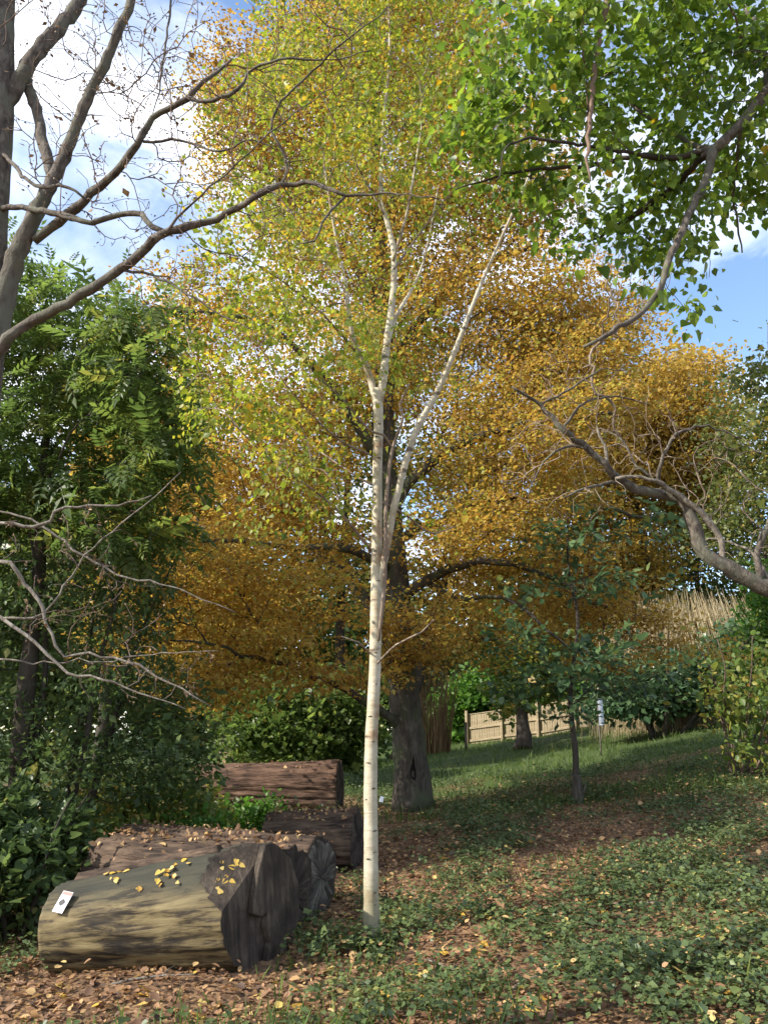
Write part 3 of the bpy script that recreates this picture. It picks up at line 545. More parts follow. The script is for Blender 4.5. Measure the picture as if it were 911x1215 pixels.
def build_lime():
    Y = 3.6; bx, by = 3.4, 3.5; base = np.array((bx, by, float(GZ(bx, by))))
    t = Tree('lime_tree', 'tree reaching in overhead with heart-shaped fresh green leaves on a forked brown bough', 'tree', base, seed=31)
    G = M['grey_bark']
    t.limb([(*base, .17), (bx, by, base[2] + 1, .14), (bx - .05, by, 2.6, .13), (bx - .1, by, 4.0, .11), (bx - .1, by, 5.5, .08), (bx, by + .1, 7.5, .03)], G, name='trunk', sides=16, step=.15, rough=.02, flare=.25, grow_from=.5)
    t.limb([(bx - .08, by, 3.9, .06), (*at(980, 60, Y), .045), (*at(911, 108, Y), .036), (*at(878, 148, Y), .030), (*at(846, 178, Y), .027)], G, step=.06)
    def pl(pts, m=G, **k): return t.pxlimb(pts, m, step=.05, sides=8, wob=.005, rough=.09, thin=.9, **k)
    pl([(846, 176, Y, 13), (836, 212, Y, 10.5), (815, 260, Y - .05, 10), (795, 305, Y - .1, 9), (778, 350, Y - .1, 8), (758, 375, Y - .15, 7), (725, 394, Y - .2, 6.5), (708, 404, Y - .2, 5), (692, 412, Y - .2, 4)])
    pl([(846, 178, Y, 10), (800, 187, Y + .1, 8), (750, 186, Y + .15, 7), (705, 196, Y + .2, 6), (660, 200, Y + .2, 4.5), (610, 205, Y + .2, 3.4), (540, 225, Y + .2, 1.8)], M['dark_bark'])
    pl([(838, 182, Y, 9), (815, 205, Y + .2, 9), (795, 225, Y + .3, 9), (765, 248, Y + .4, 8), (730, 268, Y + .5, 6), (700, 285, Y + .6, 3)], M['dark_bark'])
    pl([(846, 176, Y, 8), (815, 170, Y + .3, 7), (770, 140, Y + .4, 6), (730, 110, Y + .5, 4.5), (690, 80, Y + .6, 3), (640, 30, Y + .7, 2)])
    pl([(722, -60, Y - .3, 9), (720, 0, Y - .3, 8), (711, 40, Y - .3, 7.5), (703, 100, Y - .3, 7), (699, 150, Y - .3, 6), (697, 190, Y - .3, 4), (700, 215, Y - .3, 2)], M['red_bark'])
    pl([(911, 108, Y, 10), (900, 40, Y + .2, 8), (860, -20, Y + .4, 7), (790, -70, Y + .3, 6), (722, -62, Y - .3, 6)])
    pl([(770, 186, Y + .1, 5), (680, 170, Y - .2, 4), (630, 165, Y - .3, 3.5), (600, 175, Y - .4, 2.5), (588, 215, Y - .4, 1.6)], M['dark_bark'])
    pl([(850, -10, Y + .4, 5), (760, 20, Y + .8, 4), (680, 30, Y + 1.0, 3), (600, 40, Y + 1.2, 2)])
    pl([(880, 145, Y, 5), (870, 220, Y + .3, 3.5), (880, 300, Y + .5, 2)])
    E = [ell(720, 40, Y, 130, 70, .7), ell(620, 90, Y, 90, 80, .6), ell(830, 40, Y + .2, 100, 80, .7), ell(650, 190, Y + .1, 90, 60, .5), ell(800, 150, Y + .3, 100, 70, .6), ell(780, 250, Y + .4, 70, 60, .4), ell(880, 210, Y + .3, 60, 70, .5), ell(760, 330, Y + .3, 50, 40, .3), ell(830, 300, Y + .2, 40, 40, .3), ell(560, 150, Y + .2, 60, 60, .4), ell(680, 280, Y + .2, 60, 40, .4), ell(950, 60, Y, 60, 120, .7), ell(815, 372, Y + .1, 22, 18, .15)]
    t.grow(fill(E, 430, t.rng, .0, [1.3, 1.2, 1.3, .9, 1, 1, 1, .8, .8, .8, .7, .6, 1.5]), r0=.0019, step=.1, wob=.03, bf=.2, arch=.1, rmax=.01)
    t.twigs(M['twig'])
    crown_split(t, 9400, HEART, .040, M['lime_leaf'], up=.9, sig=(.07, .07, .06), droop=.9, rnd=1.1, svar=.28, lo=.15)
build_lime()

# ------------------------------------------------------------------ leafless tree leaning in from the right
def build_right_bare():
    Y = 6.0; bx, by = 4.9, 6.3; base = np.array((bx, by, float(GZ(bx, by))))
    t = Tree('leaning_tree', 'leafless tree with a smooth crooked limb reaching across in front of golden foliage', 'tree', base, seed=41)
    G = M['grey_bark']
    t.limb([(*base, .16), (4.75, 6.2, base[2] + .6, .13), (4.5, 6.1, base[2] + 1.1, .12), (*at(1010, 745, Y), .10)], G, name='trunk', sides=14, step=.12, flare=.25, grow_from=.9)
    def pl(pts, m=G, **k): return t.pxlimb(pts, m, step=.06, sides=10, wob=.007, rough=.09, thin=.86, **k)
    pl([(1010, 745, Y, 27), (950, 715, Y, 25), (911, 698, Y, 23), (870, 677, Y, 21), (834, 656, Y, 18), (826, 632, Y, 17), (814, 602, Y, 16), (803, 590, Y, 16), (785, 587, Y, 14), (765, 584, Y - .1, 13), (735, 570, Y - .1, 12), (716, 549, Y - .2, 9.5), (690, 528, Y - .2, 9), (668, 510, Y - .3, 8), (640, 481, Y - .3, 6), (607, 459, Y - .4, 3)])
    P2 = M['pale_twig']
    pl([(858, 672, Y, 8), (853, 640, Y, 8), (842, 622, Y, 9), (828, 603, Y - .05, 8), (808, 592, Y - .05, 8), (785, 576, Y - .1, 7), (760, 566, Y - .15, 5), (730, 568, Y - .2, 4)], P2)
    pl([(782, 576, Y, 6), (784, 550, Y - .1, 5), (795, 522, Y - .1, 4.5), (810, 511, Y - .1, 3.6), (840, 506, Y, 2.6), (880, 520, Y, 1.5)])
    pl([(900, 694, Y, 9), (899, 670, Y, 9), (902, 645, Y, 8.5), (911, 625, Y, 8), (930, 590, Y, 7), (960, 500, Y, 5), (980, 400, Y, 2)])
    pl([(720, 553, Y - .2, 5), (718, 535, Y - .2, 5), (708, 508, Y - .2, 3)], P2)
    pl([(697, 532, Y - .2, 4.5), (670, 530, Y - .3, 3.6), (640, 555, Y - .4, 2.6), (625, 590, Y - .5, 1.5)])
    pl([(735, 571, Y - .1, 5), (700, 578, Y - .3, 4), (670, 590, Y - .4, 2.5)])
    pl([(770, 565, Y, 4), (750, 545, Y + .1, 3.4), (735, 520, Y + .2, 2.6), (712, 508, Y + .3, 1.6)])
    pl([(668, 510, Y - .3, 4), (690, 480, Y - .2, 3.4), (730, 470, Y, 2.6), (770, 480, Y, 1.5)])
    pl([(640, 480, Y - .3, 3.6), (680, 460, Y - .2, 3), (712, 440, Y - .1, 2), (740, 440, Y, 1.2)])
    pl([(911, 690, Y, 6), (890, 655, Y + .2, 4), (850, 640, Y + .4, 3), (820, 650, Y + .5, 1.4)], P2)
    E = [ell(700, 500, Y, 110, 60, .6), ell(800, 540, Y, 100, 60, .6), ell(640, 540, Y - .3, 60, 60, .4), ell(870, 600, Y, 60, 80, .5), ell(670, 440, Y - .2, 70, 40, .4), ell(690, 590, Y - .3, 60, 30, .3), ell(740, 330, Y - .1, 60, 80, .4)]
    t.grow(fill(E, 620, t.rng), r0=.0025, step=.1, wob=.02, bf=.2, arch=.12, rmax=.012)
    t.twigs(M['birch_twig'])
build_right_bare()

# ------------------------------------------------------------------ generic leafy plant
def leafy(name, label, cat, base, E, n_attr, n_leaf, tmpl, size, m, bark='dark_bark', tr=.06, top=None, group=None, seed=1, stems=1, spread=.1, r0=.003, step=.25, bf=.25, arch=.1, up=.7, sig=(.12, .12, .10), droop=.2, rnd=1.1, cluster=3, csig=.06, limbs=(), grow0=.2, wt=None, split=False, lo=.25, lean=(0, 0)):
    base = np.array(base, float); base[2] = float(GZ(base[0], base[1])) - .02
    t = Tree(name, label, cat, base, group, seed)
    c = np.mean([e[0] for e in E], 0); top = top if top is not None else max(e[0][2] + e[1][2] * .6 for e in E)
    for s in range(stems):
        a = s * 2 * math.pi / max(stems, 1) + seed; o = np.array((math.cos(a), math.sin(a), 0)) * (spread if stems > 1 else 0)
        h = top - base[2]; q = []
        for f in (0, .15, .35, .6, .8, 1.0):
            mx_ = (c[:2] - base[:2]) * min(1, f * 1.1) + np.array(lean) * f
            q.append((base[0] + mx_[0] + o[0] * (.4 + 2.2 * f) + t.rng.normal(0, .02 * h * f), base[1] + mx_[1] + o[1] * (.4 + 2.2 * f) + t.rng.normal(0, .02 * h * f), base[2] + h * f, tr * (1 - .85 * f) + .003))
        t.limb(q, M[bark], name='trunk' if stems == 1 else 'stem', sides=12 if stems == 1 else 6, step=max(.1, h / 30), flare=.15 if stems == 1 else 0, grow_from=grow0)
    for q in limbs: t.pxlimb(q, M[bark], step=.2, sides=8, wob=.01)
    t.grow(fill(E, n_attr, t.rng, .0, wt), r0=r0, step=step, wob=.04, bf=bf, arch=arch, rmax=tr * .5)
    t.twigs(M[bark])
    if split: crown_split(t, n_leaf, tmpl, size, m, up=up, sig=sig, droop=droop, rnd=rnd, lo=lo)
    else: t.leaves(n_leaf, tmpl, size, m, up=up, sig=sig, droop=droop, rnd=rnd, cluster=cluster, csig=csig, lo=lo)
    return t

# left side: ash over a dark thicket
leafy('ash_tree', 'ash tree with bright green feathery leaves rising above the dark thicket', 'tree', at(20, 1000, 8.6),
      [ell(60, 400, 8.6, 110, 70, 1.3), ell(150, 440, 8.2, 75, 80, 1.1), ell(195, 510, 8.0, 60, 85, .9), ell(60, 540, 8.6, 120, 100, 1.4), ell(-50, 430, 8.4, 90, 110, 1.2), ell(-40, 620, 8.4, 100, 110, 1.2), ell(150, 620, 8.2, 70, 60, 1.0), ell(20, 330, 8.6, 50, 40, .8)],
      400, 5600, ASH, .21, M['ash_leaf'], 'dark_bark', .14, at(60, 470, 8.6)[2], None, 51, r0=.004, sig=(.14, .14, .1), up=1.2, droop=.7, rnd=.7, split=True, wt=[1.2, 1.3, 1.2, 1, .6, .6, 1, 1])
leafy('evergreen_thicket', 'dark dense evergreen thicket of small leaves behind the labelled log', 'bush', at(60, 1030, 8.9),
      [ell(60, 760, 8.8, 150, 110, 1.2), ell(130, 850, 9.0, 120, 90, 1.1), ell(20, 900, 8.6, 130, 90, 1.2), ell(190, 900, 9.4, 70, 70, .9), ell(-120, 800, 8.6, 150, 180, 1.5), ell(120, 680, 9.2, 90, 60, 1.2), ell(220, 860, 9.8, 50, 60, .8)],
      480, 33000, LEAF4, .060, M['bush_leaf'], 'dark_bark', .05, None, None, 52, stems=5, spread=.35, up=.9, sig=(.16, .16, .09), rnd=.8, cluster=4, csig=.07)
leafy('bramble_bush', 'low leafy bramble bush spilling beside the left end of the log', 'bush', at(15, 1110, 7.2),
      [ell(10, 1040, 7.2, 80, 55, .6), ell(-60, 1030, 7.2, 100, 80, .8), ell(60, 1010, 7.8, 60, 35, .5), ell(20, 970, 7.8, 90, 40, .6)],
      170, 6500, LEAF6, .075, M['bush_leaf'], 'dark_bark', .02, None, None, 53, stems=6, spread=.25, r0=.002, step=.12, up=1.1, sig=(.07, .07, .06), rnd=.7, cluster=2, csig=.05)
leafy('hazel_shrub', 'thin green shrub with sparse leaves coloured yellow as if sunlit behind the split log', 'bush', at(185, 1000, 10.4),
      [ell(180, 955, 10.4, 75, 45, .7), ell(110, 965, 10.2, 70, 40, .7), ell(225, 960, 10.8, 40, 40, .5)],
      150, 4200, LEAF4W, .075, M['yellow_shrub_leaf'], 'dark_bark', .02, None, None, 54, stems=5, spread=.2, r0=.002, up=.8, cluster=2, csig=.07, sig=(.1, .1, .08))  # yellow in the leaf colour stands in for sunlight on this green shrub
for k, (px, py, Y, w, h, mk, lab) in enumerate([(300, 972, 11.6, 45, 22, 'shrub_leaf', 'leafy weeds growing against the front of the farthest log'), (372, 978, 11.2, 38, 16, 'bush_leaf', 'dark weeds sprouting between the half-buried log and the farthest log'), (235, 992, 9.6, 45, 20, 'shrub_leaf', 'pale green weeds standing behind the bark-covered log tops'), (150, 1000, 9.0, 45, 22, 'yellow_shrub_leaf', 'weeds coloured yellow as if sunlit in the gap between thicket and logs')]):  # the yellow clump carries sunlight in its leaf colour
    leafy('weed_clump', lab, 'plant', at(px, py + h, Y), [ell(px, py, Y, w, h, .35)], 60, 1300, LEAF4W, .06, M[mk], 'dark_bark', .008, None, 'weeds among the logs', 80 + k, stems=5, spread=.18, r0=.002, step=.1, cluster=2, csig=.05, sig=(.07, .07, .06))
leafy('laurel_shrub', 'rounded green shrub filling the gap behind the farthest log', 'bush', at(350, 920, 18),
      [ell(350, 850, 18, 80, 50, 1.3), ell(310, 885, 17.5, 60, 35, 1.0), ell(410, 870, 18, 45, 45, 1.0), ell(300, 830, 18.5, 50, 40, 1.)],
      260, 17000, LEAF4W, .11, M['ash_leaf'], 'dark_bark', .05, None, None, 55, stems=5, spread=.4, up=.9, cluster=3, csig=.12, sig=(.22, .22, .12))
leafy('wood_tree', 'straight pinkish-brown trunk rising behind the farthest log into golden leaves', 'tree', at(277, 925, 20),
      [ell(240, 640, 20, 90, 100, 2.0), ell(180, 560, 20.5, 80, 90, 2.0), ell(280, 720, 20, 80, 60, 1.6), ell(200, 760, 20, 80, 60, 1.8)],
      330, 24000, LEAF4W, .13, M['gold_leaf'], 'red_bark', .30, None, None, 56, up=1, cluster=4, csig=.16, sig=(.4, .4, .14), grow0=.4, r0=.006, step=.5)

for k, (px, Y, E_, mk, lab) in enumerate([
    (400, 26, ((420, 520, 90, 90), (360, 640, 80, 80), (450, 660, 70, 70), (470, 420, 80, 70)), 'olive_leaf', 'olive-gold tree filling the gaps behind the beech limbs'),
    (470, 27, ((560, 560, 80, 80), (620, 650, 80, 70), (540, 690, 60, 55), (640, 480, 70, 70)), 'gold_leaf', 'gold-leaved tree standing behind the right-hand beech limbs'),
    (850, 33, ((830, 620, 70, 60), (880, 690, 60, 60), (780, 690, 70, 50)), 'olive_leaf', 'olive tree behind the pale weeping stems'),
    (120, 24, ((150, 520, 90, 80), (90, 640, 90, 90), (200, 650, 70, 80)), 'olive_leaf', 'yellow-olive tree in the wood glimpsed through the ash')]):
    leafy('wood_tree', lab, 'tree', at(px, 890, Y), [ell(x_, y_, Y, a_, b_, 2.2) for x_, y_, a_, b_ in E_], 260, 15000, LEAF4W, .15, M[mk], 'dark_bark', .2, None, 'trees standing behind the beech', 140 + k, up=.9, cluster=4, csig=.22, sig=(.5, .5, .2), r0=.007, step=.6, grow0=.3)

# right side
tb = on_ground(681, 952)
leafy('sapling', 'young sapling with blue-green leaves in tiers growing on the open slope', 'tree', tb,
      [ell(660, 640, tb[1], 70, 22, .8), ell(760, 625, tb[1] + .2, 60, 20, .7), ell(620, 690, tb[1] - .3, 55, 16, .7), ell(720, 690, tb[1], 80, 18, .8), ell(620, 750, tb[1] - .2, 60, 25, .8), ell(730, 770, tb[1], 80, 22, .8), ell(680, 800, tb[1] - .3, 90, 28, .9), ell(770, 815, tb[1] + .2, 55, 22, .7), ell(610, 815, tb[1] - .1, 45, 22, .7), ell(690, 850, tb[1] - .2, 50, 18, .6), ell(690, 600, tb[1], 40, 18, .5)],
      220, 2300, LEAF6, .105, M['sap_leaf'], 'dark_bark', .05, at(673, 610, tb[1])[2], None, 61, r0=.003, step=.2, up=1.3, sig=(.13, .13, .06), rnd=.6, cluster=3, csig=.09, droop=.3, grow0=.3, bf=.5, arch=.05)
leafy('golden_tree', 'tall golden-yellow autumn tree in the distance against blue sky', 'tree', at(800, 860, 30),
      [ell(790, 480, 30, 80, 70, 3.2), ell(720, 540, 30, 90, 80, 3.4), ell(830, 560, 30.5, 70, 90, 3.0), ell(690, 640, 29.5, 80, 60, 2.6), ell(750, 690, 30.5, 60, 50, 2.2), ell(650, 740, 30, 60, 50, 2.2)],
      620, 90000, LEAF4W, .13, M['gold_leaf'], 'dark_bark', .38, None, None, 62, up=.9, cluster=4, csig=.25, sig=(.55, .55, .2), r0=.008, step=.7, grow0=.3)
leafy('oak_tree', 'thin-crowned olive tree with grey branches and sky showing through it', 'tree', at(905, 840, 24),
      [ell(900, 520, 24, 70, 100, 2.6), ell(880, 620, 24, 60, 60, 2.2), ell(960, 560, 24, 70, 120, 2.6), ell(985, 420, 24, 60, 80, 2.)],
      420, 17000, LEAF4W, .12, M['olive_leaf'], 'dark_bark', .26, None, None, 63, up=.6, cluster=3, csig=.2, sig=(.35, .35, .25), r0=.007, step=.5, grow0=.3)
leafy('hanging_branch_tree', 'dark small-leaved twigs of a tree showing against the blue sky', 'tree', at(1010, 850, 15),
      [ell(905, 445, 15, 35, 28, .8), ell(960, 440, 15, 60, 60, 1.2), ell(985, 540, 15, 60, 80, 1.2)],
      200, 3400, LEAF4W, .10, M['olive_leaf'], 'dark_bark', .16, None, None, 64, up=.3, cluster=2, csig=.1, sig=(.15, .15, .12), r0=.004, grow0=.4)
leafy('dogwood_shrub', 'loose shrub with yellowing pale green leaves at the edge of the slope', 'bush', on_ground(880, 925),
      [ell(880, 850, 12, 45, 60, .8), ell(915, 820, 12, 50, 60, .9), ell(850, 830, 12.4, 40, 45, .7), ell(900, 780, 12.2, 45, 30, .6), ell(960, 850, 12, 50, 80, .8)],
      170, 2100, LEAF6, .090, M['yellow_shrub_leaf'], 'twig', .018, None, None, 65, stems=9, spread=.3, r0=.002, step=.15, cluster=2, csig=.08, up=.6, sig=(.10, .10, .10), droop=.4)
leafy('rhododendron', 'broad dark green rhododendron bush below the pale weeping stems', 'bush', at(790, 870, 21.5),
      [ell(780, 812, 21.5, 70, 32, 1.4), ell(850, 800, 21.5, 60, 36, 1.4), ell(735, 838, 21.5, 40, 16, 1.0), ell(890, 770, 21.5, 50, 36, 1.4)],
      300, 15000, LEAF4W, .13, M['sap_leaf'], 'dark_bark', .06, None, None, 66, stems=6, spread=.9, cluster=3, csig=.15, up=1, sig=(.25, .25, .14), r0=.006, step=.4)
leafy('conifer_bush', 'soft green bush with fine foliage at the foot of the dark hedge', 'bush', at(925, 840, 20),
      [ell(915, 720, 20, 35, 50, 1.0), ell(930, 790, 20, 45, 50, 1.2), ell(965, 740, 20, 50, 80, 1.2)],
      220, 15000, LEAF4, .10, M['shrub_leaf'], 'dark_bark', .09, None, None, 67, cluster=4, csig=.08, up=.3, sig=(.2, .2, .2), r0=.005)
leafy('holly_bush', 'bright green bush growing against the back of the timber fence', 'bush', at(575, 880, 37),
      [ell(580, 830, 37, 50, 35, 1.8), ell(545, 845, 36.5, 35, 35, 1.5), ell(640, 835, 37.5, 55, 30, 1.8)],
      280, 17000, LEAF4W, .2, M['shrub_leaf'], 'dark_bark', .08, None, None, 68, stems=4, spread=.9, cluster=3, csig=.2, up=.8, sig=(.35, .35, .2), r0=.008, step=.5)
leafy('slanting_tree', 'small tree on a dark slanting stem in front of the timber fence', 'tree', on_ground(620, 889),
      [ell(640, 800, 27, 35, 35, 1.0), ell(615, 790, 27, 35, 30, 1.0), ell(600, 835, 26.5, 15, 22, .5)],
      150, 3800, LEAF4W, .17, M['yellow_shrub_leaf'], 'dark_bark', .27, at(636, 790, 27)[2], None, 69, cluster=3, csig=.12, sig=(.25, .25, .2), r0=.006, grow0=.35, lean=(0.1, 0))

# far wood closing the view
for k, (px, top, Y, w, mk, lab) in enumerate([
    (30, 560, 34, 150, 'ash_leaf', 'green woodland tree far behind the ash'), (180, 600, 42, 120, 'olive_leaf', 'olive-green tree deep in the wood behind the thicket'),
    (330, 660, 46, 120, 'ash_leaf', 'green tree deep in the wood behind the beech trunk'), (450, 690, 50, 110, 'olive_leaf', 'dull olive tree in the far wood between birch and beech stems'),
    (560, 700, 55, 100, 'shrub_leaf', 'fresh green tree beyond the timber fence'), (680, 690, 58, 110, 'olive_leaf', 'olive tree far beyond the sapling and fence'),
    (800, 700, 60, 110, 'bush_leaf', 'dark green tree in the far hedge line behind the pale stems'), (930, 700, 50, 110, 'bush_leaf', 'dark green tree in the far hedge behind the fine-leaved bush'),
    (-180, 560, 30, 200, 'bush_leaf', 'dark tree of the wood beyond the leafless trunk'), (1080, 640, 45, 160, 'olive_leaf', 'olive tree on the slope beyond the dogwood shrub')]):
    b = at(px, 870, Y); s = scale_at(px, 800, Y); h = at(px, top, Y)[2]
    g = float(GZ(b[0], Y)); E = [(np.array((b[0], Y, g + (h - g) * .6)), np.array((w * s, 3.2, (h - g) * .42))), (np.array((b[0] - w * s * .5, Y - 1, g + (h - g) * .28)), np.array((w * s * .7, 2.6, (h - g) * .3))), (np.array((b[0] + w * s * .5, Y - 1, g + (h - g) * .25)), np.array((w * s * .7, 2.6, (h - g) * .27)))]
    leafy('woodland_tree', lab, 'tree', (b[0], Y, 0), E, 170, 13000, LEAF4W, .26 + Y * .002, M[mk], 'dark_bark', .3, h * .9, 'trees of the far wood', 100 + k, cluster=3, csig=.3, sig=(.55, .55, .3), r0=.01, step=.9, bf=.3)

# ------------------------------------------------------------------ stems: pale weeping clump and coppice
def stem_clump(name, label, cat, base, n, h, spread, droop, w, m, seed, group=None, lean=.15):
    base = np.array(base, float); base[2] = float(GZ(base[0], base[1])) - .02; root = thing(name, label, cat, base, group); rg = np.random.default_rng(seed)
    V, Fc, lv, o = [], [], [], 0
    for i in range(n):
        a = rg.random() * 6.283; rr = spread * math.sqrt(rg.random()); hh = h * (.5 + .55 * rg.random()); d = np.array((math.cos(a), math.sin(a), 0)) * (lean + .34 * rg.random() ** 2) * hh
        p0 = base + np.array((math.cos(a) * rr, math.sin(a) * rr, 0)); t = np.linspace(0, 1, 7)[:, None]
        P = p0 + d * t ** 1.6 + np.array((0, 0, 1)) * hh * (t - droop * np.maximum(t - .55, 0) ** 2 * 4) + rg.normal(0, .014 * hh, (7, 3)) * t
        r = w * (1 - .8 * t[:, 0]); v, f = tube(P, r, 3, cap=False); V.append(v); Fc.append(f + o); o += len(v); lv.append(np.full(len(f), rg.random()))
    tag(mesh_np('stems', np.vstack(V), np.vstack(Fc), m, root, lv=np.concatenate(lv)), kind='stuff')
    return root
b = at(812, 860, 24)
stem_clump('weeping_willow', 'tall clump of pale straw-coloured weeping stems in the sun', 'bush', b, 2600, at(812, 655, 24)[2] - .8, 1.2, 1.5, .013, M['straw'], 71, lean=.05)
stem_clump('coppice_stool', 'clump of upright rusty bare stems between the beech trunk and the fence', 'bush', on_ground(517, 893), 130, 3.3, .55, .0, .022, M['rust_stem'], 72, lean=.02)
stem_clump('dead_stem_clump', 'straw-yellow upright stems standing at the end of the fence', 'bush', at(758, 870, 30), 160, 1.9, 1.0, .3, .025, M['straw'], 73, lean=.05)

# ------------------------------------------------------------------ logs
def wood_mat(name, stops, axis, scale=3.0, stain=None, bump=.5, g=(.10, 1, 1)):
    """weathered timber with its grain along the log"""
    m, t = mat(name); l = t.links.new
    tc = N(t, 'ShaderNodeTexCoord'); mp = N(t, 'ShaderNodeMapping', {'Scale': g}); l(tc.outputs['Object'], mp.inputs['Vector'])
    n1 = N(t, 'ShaderNodeTexNoise', {'Scale': scale * 9, 'Detail': 9.0, 'Roughness': .68, 'Distortion': .5}); l(mp.outputs[0], n1.inputs['Vector'])
    mp2 = N(t, 'ShaderNodeMapping', {'Scale': (.35, 1, 1)}); l(tc.outputs['Object'], mp2.inputs['Vector'])
    n2 = N(t, 'ShaderNodeTexNoise', {'Scale': scale * 1.6, 'Detail': 5.0, 'Roughness': .6}); l(mp2.outputs[0], n2.inputs['Vector'])
    ad = N(t, 'ShaderNodeMath', {2: 0.0}, operation='MULTIPLY_ADD'); l(n2.outputs['Fac'], ad.inputs[0]); ad.inputs[1].default_value = .9
    sb = N(t, 'ShaderNodeMath', {1: .45}, operation='SUBTRACT'); l(n1.outputs['Fac'], sb.inputs[0]); l(sb.outputs[0], ad.inputs[2])
    r = ramp(t, stops); l(ad.outputs[0], r.inputs['Fac']); col = r.outputs['Color']
    if stain:
        sp = N(t, 'ShaderNodeSeparateXYZ'); l(tc.outputs['Object'], sp.inputs[0])
        for (zlo, zhi, c) in stain:
            wv = N(t, 'ShaderNodeMath', operation='MULTIPLY_ADD'); l(n2.outputs['Fac'], wv.inputs[0]); wv.inputs[1].default_value = .30; l(sp.outputs['Z'], wv.inputs[2])
            rr = N(t, 'ShaderNodeMapRange', {1: zlo + .15, 2: zhi + .15, 3: 0.0, 4: .9}); l(wv.outputs[0], rr.inputs[0])
            mm = N(t, 'ShaderNodeMix', data_type='RGBA'); l(rr.outputs[0], mm.inputs['Factor']); l(col, mm.inputs['A']); mm.inputs['B'].default_value = (*c, 1); col = mm.outputs['Result']
    p = N(t, 'ShaderNodeBsdfPrincipled', {'Roughness': .8, 'Specular IOR Level': .3}); l(col, p.inputs['Base Color'])
    b = N(t, 'ShaderNodeBump', {'Strength': bump, 'Distance': .02}); l(ad.outputs[0], b.inputs['Height']); l(b.outputs[0], p.inputs['Normal'])
    o = N(t, 'ShaderNodeOutputMaterial'); l(p.outputs[0], o.inputs['Surface'])
    return m
def face_mat(name, c0, c1, c2):
    """sawn end: rays and rings about the pith, in the face's own plane"""
    m, t = mat(name); l = t.links.new
    tc = N(t, 'ShaderNodeTexCoord'); gr = N(t, 'ShaderNodeTexGradient', gradient_type='RADIAL'); l(tc.outputs['Object'], gr.inputs['Vector'])
    ln = N(t, 'ShaderNodeVectorMath', operation='LENGTH'); l(tc.outputs['Object'], ln.inputs[0])
    cb = N(t, 'ShaderNodeCombineXYZ'); l(gr.outputs['Fac'], cb.inputs[0]); l(ln.outputs['Value'], cb.inputs[1])
    mp = N(t, 'ShaderNodeMapping', {'Scale': (34, 3.5, 1)}); l(cb.outputs[0], mp.inputs['Vector'])
    n1 = N(t, 'ShaderNodeTexNoise', {'Scale': 1.0, 'Detail': 6.0, 'Roughness': .65}); l(mp.outputs[0], n1.inputs['Vector'])
    n2 = N(t, 'ShaderNodeTexNoise', {'Scale': 4.0, 'Detail': 5.0}); l(tc.outputs['Object'], n2.inputs['Vector'])
    ad = N(t, 'ShaderNodeMath', operation='ADD'); l(n1.outputs['Fac'], ad.inputs[0]); l(n2.outputs['Fac'], ad.inputs[1])
    hf = N(t, 'ShaderNodeMath', {1: .5}, operation='MULTIPLY'); l(ad.outputs[0], hf.inputs[0])
    r = ramp(t, [(.38, c0), (.5, c1), (.62, c2)]); l(hf.outputs[0], r.inputs['Fac'])
    p = N(t, 'ShaderNodeBsdfPrincipled', {'Roughness': .85, 'Specular IOR Level': .25}); l(r.outputs['Color'], p.inputs['Base Color'])
    b = N(t, 'ShaderNodeBump', {'Strength': .8, 'Distance': .03}); l(n1.outputs['Fac'], b.inputs['Height']); l(b.outputs[0], p.inputs['Normal'])
    o = N(t, 'ShaderNodeOutputMaterial'); l(p.outputs[0], o.inputs['Surface'])
    return m
M['log_bare'] = wood_mat('stripped_log_wood', [(.32, (.012, .009, .006)), (.43, (.045, .033, .018)), (.52, (.13, .098, .046)), (.70, (.21, .165, .080))], 'X', 3.0, [(.13, .26, (.030, .031, .022))])
M['log_bark'] = wood_mat('furrowed_log_bark', [(.28, (.012, .008, .006)), (.42, (.045, .028, .019)), (.58, (.10, .065, .042)), (.8, (.17, .115, .075))], 'X', 4.5, None, 1.0)
M['log_face'] = face_mat('sawn_end_dark', (.010, .008, .006), (.038, .028, .021), (.085, .066, .048))
M['log_face_grey'] = face_mat('sawn_end_grey', (.012, .010, .008), (.07, .062, .048), (.20, .185, .15))
M['log_cut'] = wood_mat('chainsawn_wood', [(.25, (.014, .010, .007)), (.5, (.046, .034, .024)), (.8, (.13, .10, .072))], 'X', 2.5, None, .9, (1, .8, .16))
M['log_bark_red'] = wood_mat('deep_furrowed_red_bark', [(.28, (.014, .008, .006)), (.42, (.06, .032, .02)), (.58, (.13, .075, .048)), (.8, (.21, .13, .085))], 'X', 5.5, None, 1.0)

